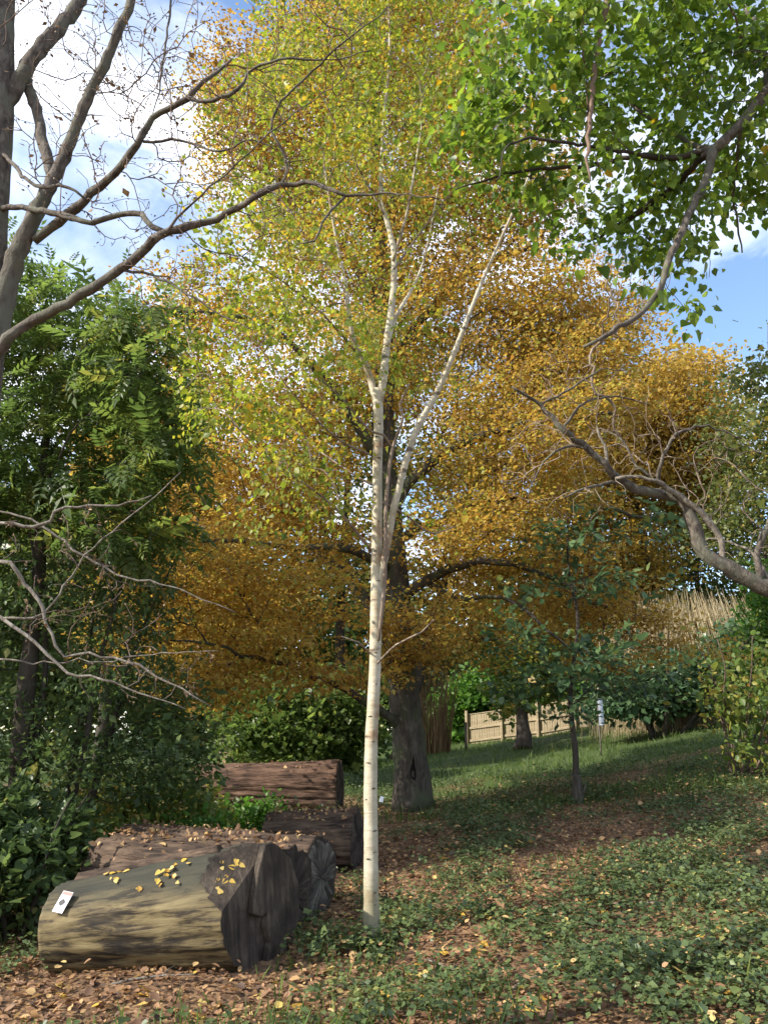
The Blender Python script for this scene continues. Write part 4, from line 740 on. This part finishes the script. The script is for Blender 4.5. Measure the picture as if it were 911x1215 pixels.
def make_log(name, label, c0, c1, r0, r1, mt, seed, rough=.05, ridge=.0, cuts=(), facem='log_face', group='sawn logs lying on the bank', face=True, lump=0.0, nring=70, k=112):
    """a log from c0 to c1; its own local X runs along the grain"""
    c0 = np.array(c0, float); c1 = np.array(c1, float); ax = unit(c1 - c0); Lg = np.linalg.norm(c1 - c0)
    up = np.array((0, 0, 1.0)); yv = unit(np.cross(up, ax)); zv = np.cross(ax, yv)
    mid = (c0 + c1) / 2; rot = Matrix(np.stack([ax, yv, zv], 1).tolist()).to_4x4()
    root = thing(name, label, 'log', Vector(mid), group); root.rotation_euler = rot.to_euler()
    rg = np.random.default_rng(seed); lt = lattice(seed + 5)
    t = np.linspace(0, 1, nring); a = np.arange(k) * 2 * math.pi / k; TT, AA = np.meshgrid(t, a, indexing='ij')
    rad = r0 + (r1 - r0) * TT + lump * np.sin(TT * 5 + seed)
    ca, sa = np.cos(AA), np.sin(AA)
    big = (lt(ca * 1.2 + 5, sa * 1.2 + TT * Lg * .8, 1.3) - .5) * 2
    fur = np.clip(np.abs((lt(np.cos(AA) * 5.5, np.sin(AA) * 5.5 + TT * Lg * .7, 1.0) - .5) * 2) * 2.8, 0, 1)
    fine = (lt(ca * 14, sa * 14 + TT * Lg * 1.4, 1.0) - .5) * 2
    rad = rad * (1 + rough * 1.6 * big + ridge * (fur - .35) + ridge * .35 * fine)
    X = (TT - .5) * Lg; V = np.stack([X, rad * ca, rad * sa * .97], -1).reshape(-1, 3)
    i = np.arange(nring - 1)[:, None] * k; j = np.arange(k)[None]; j2 = (j + 1) % k
    Fc = np.stack([i + j, i + j2, i + k + j2, i + k + j], -1).reshape(-1, 4).tolist()
    bm = bmesh.new(); vs = [bm.verts.new(v) for v in V]
    for f in Fc: bm.faces.new([vs[q] for q in f])
    def cap(off, x, rev):
        cc = bm.verts.new((x, 0, 0)); out = []
        for q in range(k):
            f = [vs[off + q], vs[off + (q + 1) % k], cc]; fc = bm.faces.new(f[::-1] if rev else f); fc.material_index = 1; out.append(fc)
    cap(0, -Lg / 2, True); cap((nring - 1) * k, Lg / 2 + (0 if not face else -.02), False)
    for co, no in cuts:
        g = bmesh.ops.bisect_plane(bm, geom=bm.verts[:] + bm.edges[:] + bm.faces[:], plane_co=co, plane_no=no, clear_outer=True)
        ed = [e for e in g['geom_cut'] if isinstance(e, bmesh.types.BMEdge)]
        r_ = bmesh.ops.edgeloop_fill(bm, edges=ed)
        for f in r_['faces']: f.material_index = 1
    bmesh.ops.recalc_face_normals(bm, faces=bm.faces[:])
    for f in bm.faces: f.smooth = f.material_index == 0
    me = bpy.data.meshes.new('log_body'); bm.to_mesh(me); bm.free(); me.materials.append(M[mt]); me.materials.append(M['log_cut'])
    o = bpy.data.objects.new('log_body', me); COL.objects.link(o); o.parent = root
    if face:   # a sawn disc with a torn rim and open radial checks
        n = 48; rings = (.0, .25, .5, .72, .9, 1.0); V = [(0, 0, 0)]; Fc = []
        chk = rg.choice(n, 7, replace=False)
        rs = np.mean([np.roll(rad[-1], j) for j in range(-4, 5)], 0); rim = rs[(np.arange(n) * k / n).astype(int)]
        for ri, rr in enumerate(rings[1:]):
            for q in range(n):
                an = q * 2 * math.pi / n; d = rg.normal(0, .004) - (.035 * rr if q in chk else 0) - (.02 if ri == 4 else 0) + .012 * (1 - rr)
                V.append((math.cos(an) * rim[q] * rr * .985, math.sin(an) * rim[q] * rr * .96, d))
        for q in range(n): Fc.append((0, 1 + q, 1 + (q + 1) % n))
        for ri in range(4):
            for q in range(n): Fc.append((1 + ri * n + q, 1 + ri * n + (q + 1) % n, 1 + ri * n + n + (q + 1) % n, 1 + ri * n + n + q)[::-1])
        me = bpy.data.meshes.new('cut_face'); me.from_pydata(V, [], [f[::-1] if len(f) == 4 else f for f in Fc]); me.materials.append(M[facem]); me.update()
        f_ = bpy.data.objects.new('cut_face', me); COL.objects.link(f_); f_.parent = o
        f_.matrix_local = Matrix(((0, 0, 1, Lg / 2 + .004), (1, 0, 0, 0), (0, 1, 0, 0), (0, 0, 0, 1)))
    return root, rot, Lg, lt
def bark_sheet(root, Lg, r, a0, a1, x0, x1, seed, name='bark_plate', thick=.03):
    """a loose slab of furrowed bark clinging to the log, in the log's own space"""
    lt = lattice(seed); nx, na = 40, 18; V, Fc = [], []
    xs = np.linspace(x0, x1, nx); 
    for i, x in enumerate(xs):
        e0 = a0 + (lt(x, 1.0, 3.0) - .5) * .5; e1 = a1 + (lt(x, 9.0, 3.0) - .5) * .5
        for q in range(na):
            a = e0 + (e1 - e0) * q / (na - 1); ed = min(q, na - 1 - q, i, nx - 1 - i)
            rr = (r(x) if callable(r) else r) + (thick * (.5 + 1.2 * lt(x * 1.2, a * 6, 2.2)) if ed > 0 else -.02)
            V.append((x, math.cos(a) * rr, math.sin(a) * rr))
    for i in range(nx - 1):
        for q in range(na - 1): Fc.append((i * na + q, i * na + q + 1, i * na + na + q + 1, i * na + na + q))
    me = bpy.data.meshes.new(name); me.from_pydata(V, [], Fc); me.materials.append(M['log_bark']); me.update(); me.polygons.foreach_set('use_smooth', np.ones(len(Fc), bool))
    o = bpy.data.objects.new(name, me); COL.objects.link(o); o.parent = root; return o
LOGS = []
def gz(x, y): return float(GZ(x, y))
# near log, stripped of bark
xa, ya, xb, yb = -2.42, 6.42, -.78, 6.22
A = make_log('felled_log', 'big stripped log with a white label and chainsaw-notched end nearest the birch', (xa, ya, gz(xa, ya) + .26), (xb, yb, gz(xb, yb) + .36), .31, .44, 'log_bare', 3, .08, .04, face=False,
             cuts=[((.70, 0, .0), unit((.94, -.34, 0))), ((.36, -.28, .28), unit((.42, -.58, .70)))])
bark_sheet(A[0], A[2], lambda x: .385 + .073 * x - .005, -.1, 1.42, -.78, .50, 31)
bark_sheet(A[0], A[2], lambda x: .385 + .073 * x + .01, .7, 1.62, -.45, .42, 32, thick=.02)
# splintered plate left standing on the sawn end
def plate(root, pts, thick, nrm, m, name):
    pts = [Vector(p) for p in pts]; n = len(pts); nv = Vector(nrm) * thick; bm = bmesh.new()
    f = [bm.verts.new(p) for p in pts]; g = [bm.verts.new(p + nv) for p in pts]
    bm.faces.new(f[::-1]); bm.faces.new(g)
    for i in range(n): bm.faces.new((f[i], f[(i + 1) % n], g[(i + 1) % n], g[i]))
    bmesh.ops.recalc_face_normals(bm, faces=bm.faces[:]); bmesh.ops.bevel(bm, geom=bm.edges[:], offset=thick * .12, segments=1, affect='EDGES')
    me = bpy.data.meshes.new(name); bm.to_mesh(me); bm.free(); me.materials.append(m); o = bpy.data.objects.new(name, me); COL.objects.link(o); o.parent = root; return o
def splinter_outline():
    u = Vector((.34, .94, 0)); w = Vector((0, 0, 1)); c = Vector((.70, 0, 0)) + Vector((.94, -.34, 0)) * .002; out = []
    for deg in range(84, -86, -12):
        rr = 1 + .03 * math.sin(deg * .21); out.append(c + u * .452 * math.cos(R(deg)) * rr + w * .425 * math.sin(R(deg)) * rr)
    for uu, ww in ((-.02, -.36), (.03, -.24), (-.01, -.13), (.02, -.05), (-.06, -.06), (-.15, -.02), (-.12, .10), (-.05, .26)): out.append(c + u * uu + w * ww)
    return out
plate(A[0], splinter_outline(), .055, (.94, -.34, 0), M['log_cut'], 'splinter')
def LP(root, x, a, r):   # a point on a log's skin, world space
    mw = Matrix.Translation(root.location) @ root.rotation_euler.to_matrix().to_4x4(); return mw @ Vector((x, math.cos(a) * r, math.sin(a) * r)), (mw.to_3x3() @ Vector((0, math.cos(a), math.sin(a))))
# the label on the log
def log_label():
    p, nn = LP(A[0], -.66, R(180 - 36), .338); p += nn * .012
    lb = thing('label_plate', 'white laminated label with red heading and black picture on the stripped log', 'label', p)
    xax = Matrix.Translation((0, 0, 0)); t = (A[0].rotation_euler.to_matrix() @ Vector((1, 0, 0))); upv = nn.cross(t) * -1
    if upv.z < 0: upv = -upv
    rt = Matrix((t, upv, nn)).transposed(); e = rt.to_euler(); lb.rotation_euler = e; lb.rotation_euler.rotate_axis('Z', R(-16))
    def bxp(nm, x, y, w, h, z, c, d=.0015):
        bm = bmesh.new(); bmesh.ops.create_cube(bm, size=1, matrix=Matrix.Translation((x, y, z)) @ Matrix.Diagonal((w, h, d, 1))); me = bpy.data.meshes.new(nm); bm.to_mesh(me); bm.free(); me.materials.append(c); o = bpy.data.objects.new(nm, me); COL.objects.link(o); o.parent = lb; return o
    wh = plain_mat('label_white', (.72, .72, .76), .4, .04); rd = plain_mat('label_red', (.62, .16, .13), .45, .1); bk = plain_mat('label_black', (.015, .016, .02), .5, .1); gy = plain_mat('label_grey_print', (.30, .30, .34), .5, .1)
    card = bxp('card', 0, 0, .085, .15, 0, wh, .004); bxp('red_heading', 0, .060, .078, .024, .003, rd)
    for q, (yy, w) in enumerate(((.036, .04), (-.042, .070), (-.052, .064), (-.061, .055))): bxp('print_line', .012 if q == 0 else 0, yy, w, .0045, .003, gy)
    V = [(math.cos(a) * r, math.sin(a) * r, .0042) for a, r in ((.2, .026), (1.0, .022), (1.7, .027), (2.6, .020), (3.3, .027), (4.1, .022), (4.8, .026), (5.6, .021))]
    me = bpy.data.meshes.new('picture'); me.from_pydata([(x - .004, y - .005, z) for x, y, z in V], [], [tuple(range(8))]); me.materials.append(bk); o = bpy.data.objects.new('picture', me); COL.objects.link(o); o.parent = card
    for c in [c for c in lb.children if c.name.startswith(('red_', 'print_'))]: c.parent = card
log_label()
# two more lying behind it, sawn ends towards the birch
def log_px(label, px, py, Y, r, length, dirv, seed, mt='log_bark', **k):
    c1 = at(px, py, Y); d = unit(np.array((*dirv, 0.0))); c0 = c1 - d * length; c1[2] = gz(c1[0], c1[1]) + r * .86; c0[2] = gz(c0[0], c0[1]) + r * .80
    return make_log('felled_log', label, c0, c1, r * .95, r, mt, seed, **k)
B1 = log_px('dark sawn log squeezed directly behind the label-bearing log, its end blackened', 345, 1055, 7.05, .37, 1.9, (.93, -.36), 12, rough=.12, ridge=.07)
C1 = log_px('sawn log with a cracked grey-green end face facing the birch foot', 380, 1040, 7.7, .36, 2.2, (.93, -.37), 13, rough=.11, ridge=.07, facem='log_face_grey')
D1 = log_px('half-buried log with a clean brown side behind the cracked grey-ended log', 424, 990, 9.6, .34, 1.05, (.98, -.2), 14, rough=.06, ridge=.10)
E1 = log_px('farthest log covered in deep furrowed red-brown bark below the shrubs', 404, 933, 13.4, .40, 2.45, (.995, -.10), 15, mt='log_bark_red', rough=.07, ridge=.17)
LOGS = [A, B1, C1, D1, E1]

# stump beside the sapling
def stump():
    p = on_ground(686, 953); root = thing('tree_stump', 'short dark brown stump close against the sapling stem', 'stump', p); s = scale_at(686, 940, p[1])
    P, r = smooth_path(np.array([p + (0, 0, -.05), p + (0, 0, .12), p + (-.01, 0, .28), p + (-.02, 0, .40)]), np.array([.12, .085, .07, .065]), .05); V, Fc = tube(P, r, 14)
    rg = np.random.default_rng(4); V += rg.normal(0, .005, V.shape); mesh_np('stump_wood', V, Fc, M['beech'], root, smooth=True)
    P2, r2 = smooth_path(np.array([p + (.02, -.03, .1), p + (.09, -.06, .2), p + (.11, -.07, .27)]), np.array([.03, .02, .012]), .04); V, Fc = tube(P2, r2, 8); mesh_np('side_shoot', V, Fc, M['beech'], root, smooth=True)
stump()

# ------------------------------------------------------------------ timber fence
fence_wood = wood_mat('fence_timber', [(.2, (.20, .155, .095)), (.5, (.33, .265, .17)), (.8, (.45, .37, .25))], 'Z', 4.0, None, .3)
def fence():
    Yf = 33.5; a = at(555, 889, Yf); b2 = at(705, 874, Yf - 2.2)
    a[2] = gz(a[0], a[1]); b2[2] = gz(b2[0], b2[1]); root = thing('timber_fence', 'weathered timber fence of narrow pales with posts at the top of the slope', 'fence', a)
    d = b2 - a; Lf = np.linalg.norm(d[:2]); ang = math.atan2(d[1], d[0]); 
    def box(nm, s, z, sx, sy, sz, off, mesh=None, topcut=False):
        x, y = a[0] + math.cos(ang) * s - math.sin(ang) * off, a[1] + math.sin(ang) * s + math.cos(ang) * off
        if mesh is None:
            bm = bmesh.new(); bmesh.ops.create_cube(bm, size=1, matrix=Matrix.Diagonal((sx, sy, sz, 1))); bmesh.ops.bevel(bm, geom=bm.edges[:], offset=min(sx, sy, sz) * .12, segments=1, affect='EDGES'); mesh = bpy.data.meshes.new(nm); bm.to_mesh(mesh); bm.free(); mesh.materials.append(fence_wood)
        o = bpy.data.objects.new(nm, mesh); COL.objects.link(o); o.parent = root; o.location = Vector((x, y, gz(x, y) + z)) - root.location; o.rotation_euler = (0, 0, ang); return o, mesh
    pm = None; n = int(Lf / .105); rg = np.random.default_rng(3)
    for i in range(n):
        o, pm = box('pale', .06 + i * .105, .62 + rg.normal(0, .012), .094, .02, 1.20, 0, pm); o.rotation_euler.y = rg.normal(0, .008)
    qm = None
    for i in range(int(Lf / 1.5) + 1): o, qm = box('post', i * 1.5, .66, .11, .11, 1.40, -.075, qm)
    rm = None; km = None
    for i in range(int(Lf / 1.5)):
        for z in (.18, .68):
            x0, x1 = i * 1.5 + .75, 0; o, rm = box('rail', x0, z, 1.42, .045, .09, -.035, rm)
            pa = [gz(a[0] + math.cos(ang) * q, a[1] + math.sin(ang) * q) for q in (i * 1.5, i * 1.5 + 1.5)]; o.rotation_euler = (0, -math.atan2(pa[1] - pa[0], 1.5), ang)
        o, km = box('capping', i * 1.5 + .75, 1.235, 1.5, .07, .035, 0, km); o.rotation_euler = (0, -math.atan2(pa[1] - pa[0], 1.5), ang)
fence()
def short_post(px, py, h, label, w=.06, m='pale_twig', top=None, Y=None):
    p = on_ground(px, py) if Y is None else at(px, py, Y)
    root = thing('wooden_post', label, 'post', p); V, Fc = tube([p + (0, 0, -.05), p + (0, 0, h * .5), p + (.01, 0, h)], [w, w * .96, w * .9], 8); mesh_np('shaft', V, Fc, M[m], root)
    V, Fc = tube([p + (.01, 0, h - .01), p + (.01, 0, h + .03)], [w * 1.15, w * .5], 8); mesh_np('post_top', V, Fc, M[m], root)
short_post(553, 891, .95, 'thin grey post standing just before the end of the fence', .05)
short_post(533, 892, .45, 'low grey post stub between the rusty stems and the fence', .06)
def shelter():
    p = on_ground(713, 897); root = thing('tree_shelter', 'pale plastic tree shelter tube tied to a thin stake on the grass', 'tree guard', p)
    V, Fc = tube([p + (0, 0, -.05), p + (0, 0, .6), p + (0, 0, 1.15)], .018, 6); mesh_np('stake', V, Fc, M['pale_twig'], root)
    V, Fc = tube([p + (.06, 0, .68), p + (.06, 0, .9), p + (.06, 0, 1.28)], [.06, .055, .06], 14, cap=False); mesh_np('tube', V, Fc, plain_mat('shelter_plastic', (.62, .66, .74), .4, .06), root, smooth=True)
    V, Fc = tube([p + (.06, 0, .955), p + (.06, 0, .97)], .062, 14, cap=False); mesh_np('tie', V, Fc, M['dark_bark'], root)
shelter()

# ------------------------------------------------------------------ ground cover
rgc = np.random.default_rng(77)
def scatter(n, x0, x1, y0, y1, dens=None):
    x = rgc.uniform(x0, x1, n); y = y0 + (y1 - y0) * rgc.random(n) ** 1.35
    k = np.abs(x) < y * .62 + 1.2
    x, y = x[k], y[k]
    if dens is not None:
        k = rgc.random(len(x)) < dens(x, y); x, y = x[k], y[k]
    return x, y
litter_patches = [(ground(px, py)[:2], rx, ry) for px, py, rx, ry in ((700, 1000, .6, 1.2), (620, 1060, .7, .6), (650, 1030, .6, .8), (390, 1090, .55, 1.0), (480, 1060, .5, .5), (510, 1150, .5, .3), (330, 1160, .4, .4), (150, 1195, 1.3, .5), (570, 1205, .6, .35), (470, 1010, .8, .7), (540, 1130, .35, .3), (60, 1190, .8, .5), (300, 1195, .6, .3), (760, 1000, .4, .4), (800, 945, 1.2, .35), (690, 960, .6, .5))]
def bare(x, y):
    v = np.zeros_like(x)
    for (c, rx, ry) in litter_patches: v = np.maximum(v, np.exp(-(((x - c[0]) / rx) ** 2 + ((y - c[1]) / ry) ** 2) ** 1.5))
    return v
def inlog(x, y):
    v = np.zeros(len(x), bool)
    for (root, rot, Lg, _) in LOGS:
        i = (Matrix.Translation(root.location) @ rot).inverted(); q = np.array(i); lx = q[0, 0] * x + q[0, 1] * y + q[0, 2] * root.location.z + q[0, 3]; ly = q[1, 0] * x + q[1, 1] * y + q[1, 2] * root.location.z + q[1, 3]
        v |= (np.abs(lx) < Lg / 2 + .03) & (np.abs(ly) < .26)
    return v
EDGE_GREEN = ground(840, 1150); FOOT = ground(443, 1128)
def green_density(x, y):
    d = np.clip((noise3(x, y, .75) - .38) * 4.5, 0, 1) * np.clip((x * .5 + 1.9) / 2.4, .14, 1)
    c = EDGE_GREEN; d = np.maximum(d, .9 * np.exp(-(((x - c[0]) / 1.1) ** 2 + ((y - c[1]) / .9) ** 2) ** 2))
    return np.maximum(d * (1 - .96 * bare(x, y)), np.exp(-((x - FOOT[0]) ** 2 + (y - FOOT[1] + .1) ** 2) / .10))
# low nettles and brambles
x, y = scatter(46000, -6, 11, 3.4, 17, lambda x, y: green_density(x, y) * np.clip(1.5 - y / 14, .35, 1)); k = ~inlog(x, y); x, y = x[k], y[k]
n = len(x); per = 13; hgt = (.05 + .15 * rgc.random(n) ** 1.4) * (.55 + .9 * noise3(x + 30, y, .9))
bx_ = np.repeat(x, per); by_ = np.repeat(y, per); hh = np.repeat(hgt, per); an = rgc.random(n * per) * 6.283; rr = np.abs(rgc.normal(0, .055, n * per))
bx_ += np.cos(an) * rr; by_ += np.sin(an) * rr
P = np.stack([bx_, by_, GZ(bx_, by_) + .015 + hh * (.35 + .75 * rgc.random(n * per))], 1)
d = np.stack([np.cos(an), np.sin(an), rgc.normal(-.15, .3, n * per)], 1); nor = unit(np.array((0, 0, 1.)) + rgc.normal(0, .38, (n * per, 3)))
lvp = np.clip(np.repeat(rgc.normal(.45, .14, n), per) + rgc.normal(0, .13, n * per), 0, 1); sz = .038 * np.exp(rgc.normal(0, .3, n * per))
V, Fc, lv = soup(*LEAF4W, P, frames(nor, d), sz, lvp); tag(mesh_np('undergrowth', V, Fc, M['nettle'], lv=lv), 'low dark green nettles and brambles carpeting the slope', 'undergrowth', kind='stuff')
tuft = None
# litter
x, y = scatter(120000, -6, 9, 3.2, 17, lambda x, y: np.clip(.22 + 1.0 * bare(x, y) + .75 * (x < -.2) * (y < 7.2) + .3 * (1 - green_density(x, y)), 0, 1) * np.clip(1.6 - y / 12, .25, 1)); k = ~inlog(x, y); x, y = x[k], y[k]
n = len(x); a = rgc.random(n) * 6.283; P = np.stack([x, y, GZ(x, y) + .006 + .025 * rgc.random(n)], 1)
d = np.stack([np.cos(a), np.sin(a), rgc.normal(0, .3, n)], 1); nor = unit(np.array((0, 0, 1.)) + rgc.normal(0, .42, (n, 3)))
LIT = ([(0, 0, .02), (.22, .27, .10), (.62, .30, .14), (1, .03, .03), (.66, -.26, .15), (.25, -.29, .08)], [(0, 1, 2, 3), (0, 3, 4, 5)])
V, Fc, lv = soup(*LIT, P, frames(nor, d), .043 * np.exp(rgc.normal(0, .32, n)), np.clip(rgc.beta(2, 2.2, n), 0, 1)); tag(mesh_np('leaf_litter', V, Fc, M['litter'], lv=lv), 'brown and tan fallen leaves littering the ground', 'leaves', kind='stuff')
x, y = scatter(9000, -5, 9, 3.4, 14, lambda x, y: np.clip(green_density(x, y) + .2, 0, 1)); k = ~inlog(x, y); x, y = x[k], y[k]; n = len(x); a = rgc.random(n) * 6.283
P = np.stack([x, y, GZ(x, y) + .04 + .09 * rgc.random(n)], 1); d = np.stack([np.cos(a), np.sin(a), rgc.normal(0, .3, n)], 1); nor = unit(np.array((0, 0, 1.)) + rgc.normal(0, .35, (n, 3)))
V, Fc, lv = soup(*LIT, P, frames(nor, d), .048 * np.exp(rgc.normal(0, .25, n)), np.clip(rgc.normal(.72, .2, n), 0, 1)); tag(mesh_np('lodged_leaves', V, Fc, M['litter'], lv=lv), 'tan and yellow fallen leaves caught on the low green plants', 'leaves', kind='stuff')
# litter gathered on the logs behind
Pq, Nq = [], []
for (root, rot, Lg, _), rr in ((B1, .375), (C1, .365), (D1, .345), (E1, .41)):
    for q in range(170 if rr < .4 else 60):
        p, nn = LP(root, rgc.uniform(-Lg / 2, Lg / 2), R(90 + rgc.normal(8, 24)), rr + .012); Pq.append(p); Nq.append(nn)
Pq = np.array(Pq); Nq = unit(np.array(Nq) + rgc.normal(0, .3, (len(Pq), 3))); n = len(Pq)
V, Fc, lv = soup(*LIT, Pq, frames(Nq, rgc.normal(0, 1, (n, 3))), .043 * np.exp(rgc.normal(0, .3, n)), np.clip(rgc.beta(2, 2, n), 0, 1)); tag(mesh_np('log_litter', V, Fc, M['litter'], lv=lv), 'brown dead leaves gathered along the tops of the bark-covered logs', 'leaves', kind='stuff')
# grass
def grass(n, x0, x1, y0, y1, h, w, dens, label, nm='grass'):
    x, y = scatter(n, x0, x1, y0, y1, dens); k = ~inlog(x, y); x, y = x[k], y[k]; n = len(x); a = rgc.random(n) * 6.283; hs = h * np.exp(rgc.normal(0, .35, n))
    P = np.stack([x, y, GZ(x, y) - .005], 1); lean = rgc.normal(0, .35, (n, 2)); d = unit(np.concatenate([lean, np.ones((n, 1))], 1)); nor = np.stack([np.cos(a), np.sin(a), np.zeros(n)], 1)
    T = [(0, w, 0), (0, -w, 0), (.55, -w * .7, .06), (1, 0, .22), (.55, w * .7, .06)]; V, Fc, lv = soup(T, [(0, 1, 2, 3, 4)], P, frames(nor, d), hs, np.clip(rgc.normal(.5, .2, n), 0, 1))
    return tag(mesh_np(nm, V, Fc, M['grass'], lv=lv), label, 'grass', kind='stuff')
grass(80000, -4, 24, 12, 36, .10, .045, lambda x, y: np.clip(noise3(x, y, .5) * 2 - .35, .1, 1), 'short sunlit grass on the upper slope')
grass(36000, -5, 8, 3.4, 13, .10, .03, lambda x, y: np.clip(noise2(x + 40, y, .6) * 4 - 2.0 + .8 * np.exp(-((x - 2.6) ** 2 + (y - 5.2) ** 2) / 1.5), 0, 1), 'tufts of short grass among the nettles')
# separate bright leaves one can pick out
meshes = []
for k in range(6):
    me = bpy.data.meshes.new('fallen_leaf'); T = np.array(HEART[0], float); T[:, 2] = .06 + (k - 3) * .06 * (T[:, 0] - .5) ** 2 * 4 + .22 * np.abs(T[:, 1]) * (1 if k % 2 else .3); T[:, 0] -= .5
    me.from_pydata(T.tolist(), [], [tuple(f) for f in HEART[1]]); at_ = me.attributes.new('lv', 'FLOAT', 'FACE'); at_.data.foreach_set('value', np.full(2, k / 5, np.float32)); me.materials.append(M['fallen']); meshes.append(me)
def fallen(P, nrm, size, label, group, k):
    o = bpy.data.objects.new('fallen_leaf', meshes[k % 6]); COL.objects.link(o); q = Vector(nrm).to_track_quat('Z', 'Y'); o.rotation_mode = 'QUATERNION'; o.rotation_quaternion = q; o.rotation_euler = q.to_euler(); o.rotation_mode = 'XYZ'; o.rotation_euler = q.to_euler(); o.rotation_euler.rotate_axis('Z', rgc.random() * 6.28)
    o.location = P; o.scale = (size, size, size * .5); tag(o, label, 'leaf', group)
cnt = 0
while cnt < 120:
    px, py = rgc.uniform(10, 905), 960 + 255 * rgc.random() ** .8; p = on_ground(px, py)
    if inlog(np.array([p[0]]), np.array([p[1]]))[0] or p[1] > 12 or (px < 400 and py < 1150 and px > 40): continue
    g = green_density(np.array([p[0]]), np.array([p[1]]))[0]
    fallen(p + np.array((0, 0, .012 + .07 * g)), unit(rgc.normal(0, .25, 3) + np.array((0, 0, 1))), .055 + .035 * rgc.random(), *(('bright yellow leaf fallen on bare brown litter', 'bright leaves on the litter') if g < .45 else ('bright yellow leaf caught on the low green nettles', 'bright leaves on the nettles')), cnt); cnt += 1
fn = unit(np.array((.42, -.58, .70))); fu = unit(np.cross(fn, (1, 0, 0))); fv = np.cross(fn, fu); i = 0
while i < 16:      # and on the slanting saw cut
    q = np.array((.36, -.28, .28)) + fu * rgc.uniform(-.4, .4) + fv * rgc.uniform(-.4, .4)
    if math.hypot(q[1], q[2]) > .36 or q[0] > .62 or q[0] * .94 - q[1] * .34 > .62: continue
    mw = Matrix.Translation(A[0].location) @ A[0].rotation_euler.to_matrix().to_4x4(); fallen(mw @ Vector(q), mw.to_3x3() @ Vector(fn), .025 + .03 * rgc.random(), 'yellow leaf resting on the dark slanting saw cut of the stripped log', 'leaves on the slanting saw cut', i); i += 1
for i in range(24):
    xx = rgc.uniform(-.6, .3) if i % 3 else rgc.normal(.10, .07); aa = R(180 - (rgc.uniform(30, 84) if i % 3 else rgc.normal(54, 6))); p, nn = LP(A[0], xx, aa, .378 + .073 * xx); fallen(p, unit(np.array(nn) + rgc.normal(0, .22, 3)), .020 + .028 * rgc.random(), 'yellow leaf lying on top of the stripped log', 'leaves lying on the stripped log', i)
# a few dead sticks
for i, (px, py, ln, a, lab) in enumerate([(185, 1163, .55, .15, 'dead stick lying along the foot of the stripped log'), (520, 1150, .35, 2.4, 'short dead stick on the leaf litter near the birch foot'), (640, 1165, .45, .6, 'thin bent stick among the nettles'), (760, 1075, .5, 2.9, 'long bare stick lying over the low brambles'), (420, 1175, .4, .4, 'forked dead twig on open leaf litter'), (560, 1010, .6, .2, 'dead branch lying on the upper litter below the beech')]):
    p = on_ground(px, py) + np.array((0, 0, .02)); rg = np.random.default_rng(300 + i); d = np.array((math.cos(a), math.sin(a), 0)); root = thing('fallen_stick', lab, 'stick', p, 'dead sticks on the ground')
    q = [p + d * ln * (u - .5) + np.append(rg.normal(0, .015, 2), 0) for u in np.linspace(0, 1, 6)]; q = [np.array((v[0], v[1], float(GZ(v[0], v[1])) + .022)) for v in q]
    P_, r_ = smooth_path(np.array(q), np.linspace(.011, .004, 6), .04); V, Fc = tube(P_, r_, 6); mesh_np('shaft', V, Fc, M['pale_twig'], root, smooth=True)
    sd = q[3] + (d * .5 + np.array((-d[1], d[0], .25)) * .8) * ln * .25; V, Fc = tube([q[3], (q[3] + sd) / 2 + (0, 0, .01), sd], [.005, .004, .002], 5); mesh_np('side_twig', V, Fc, M['pale_twig'], root, smooth=True)
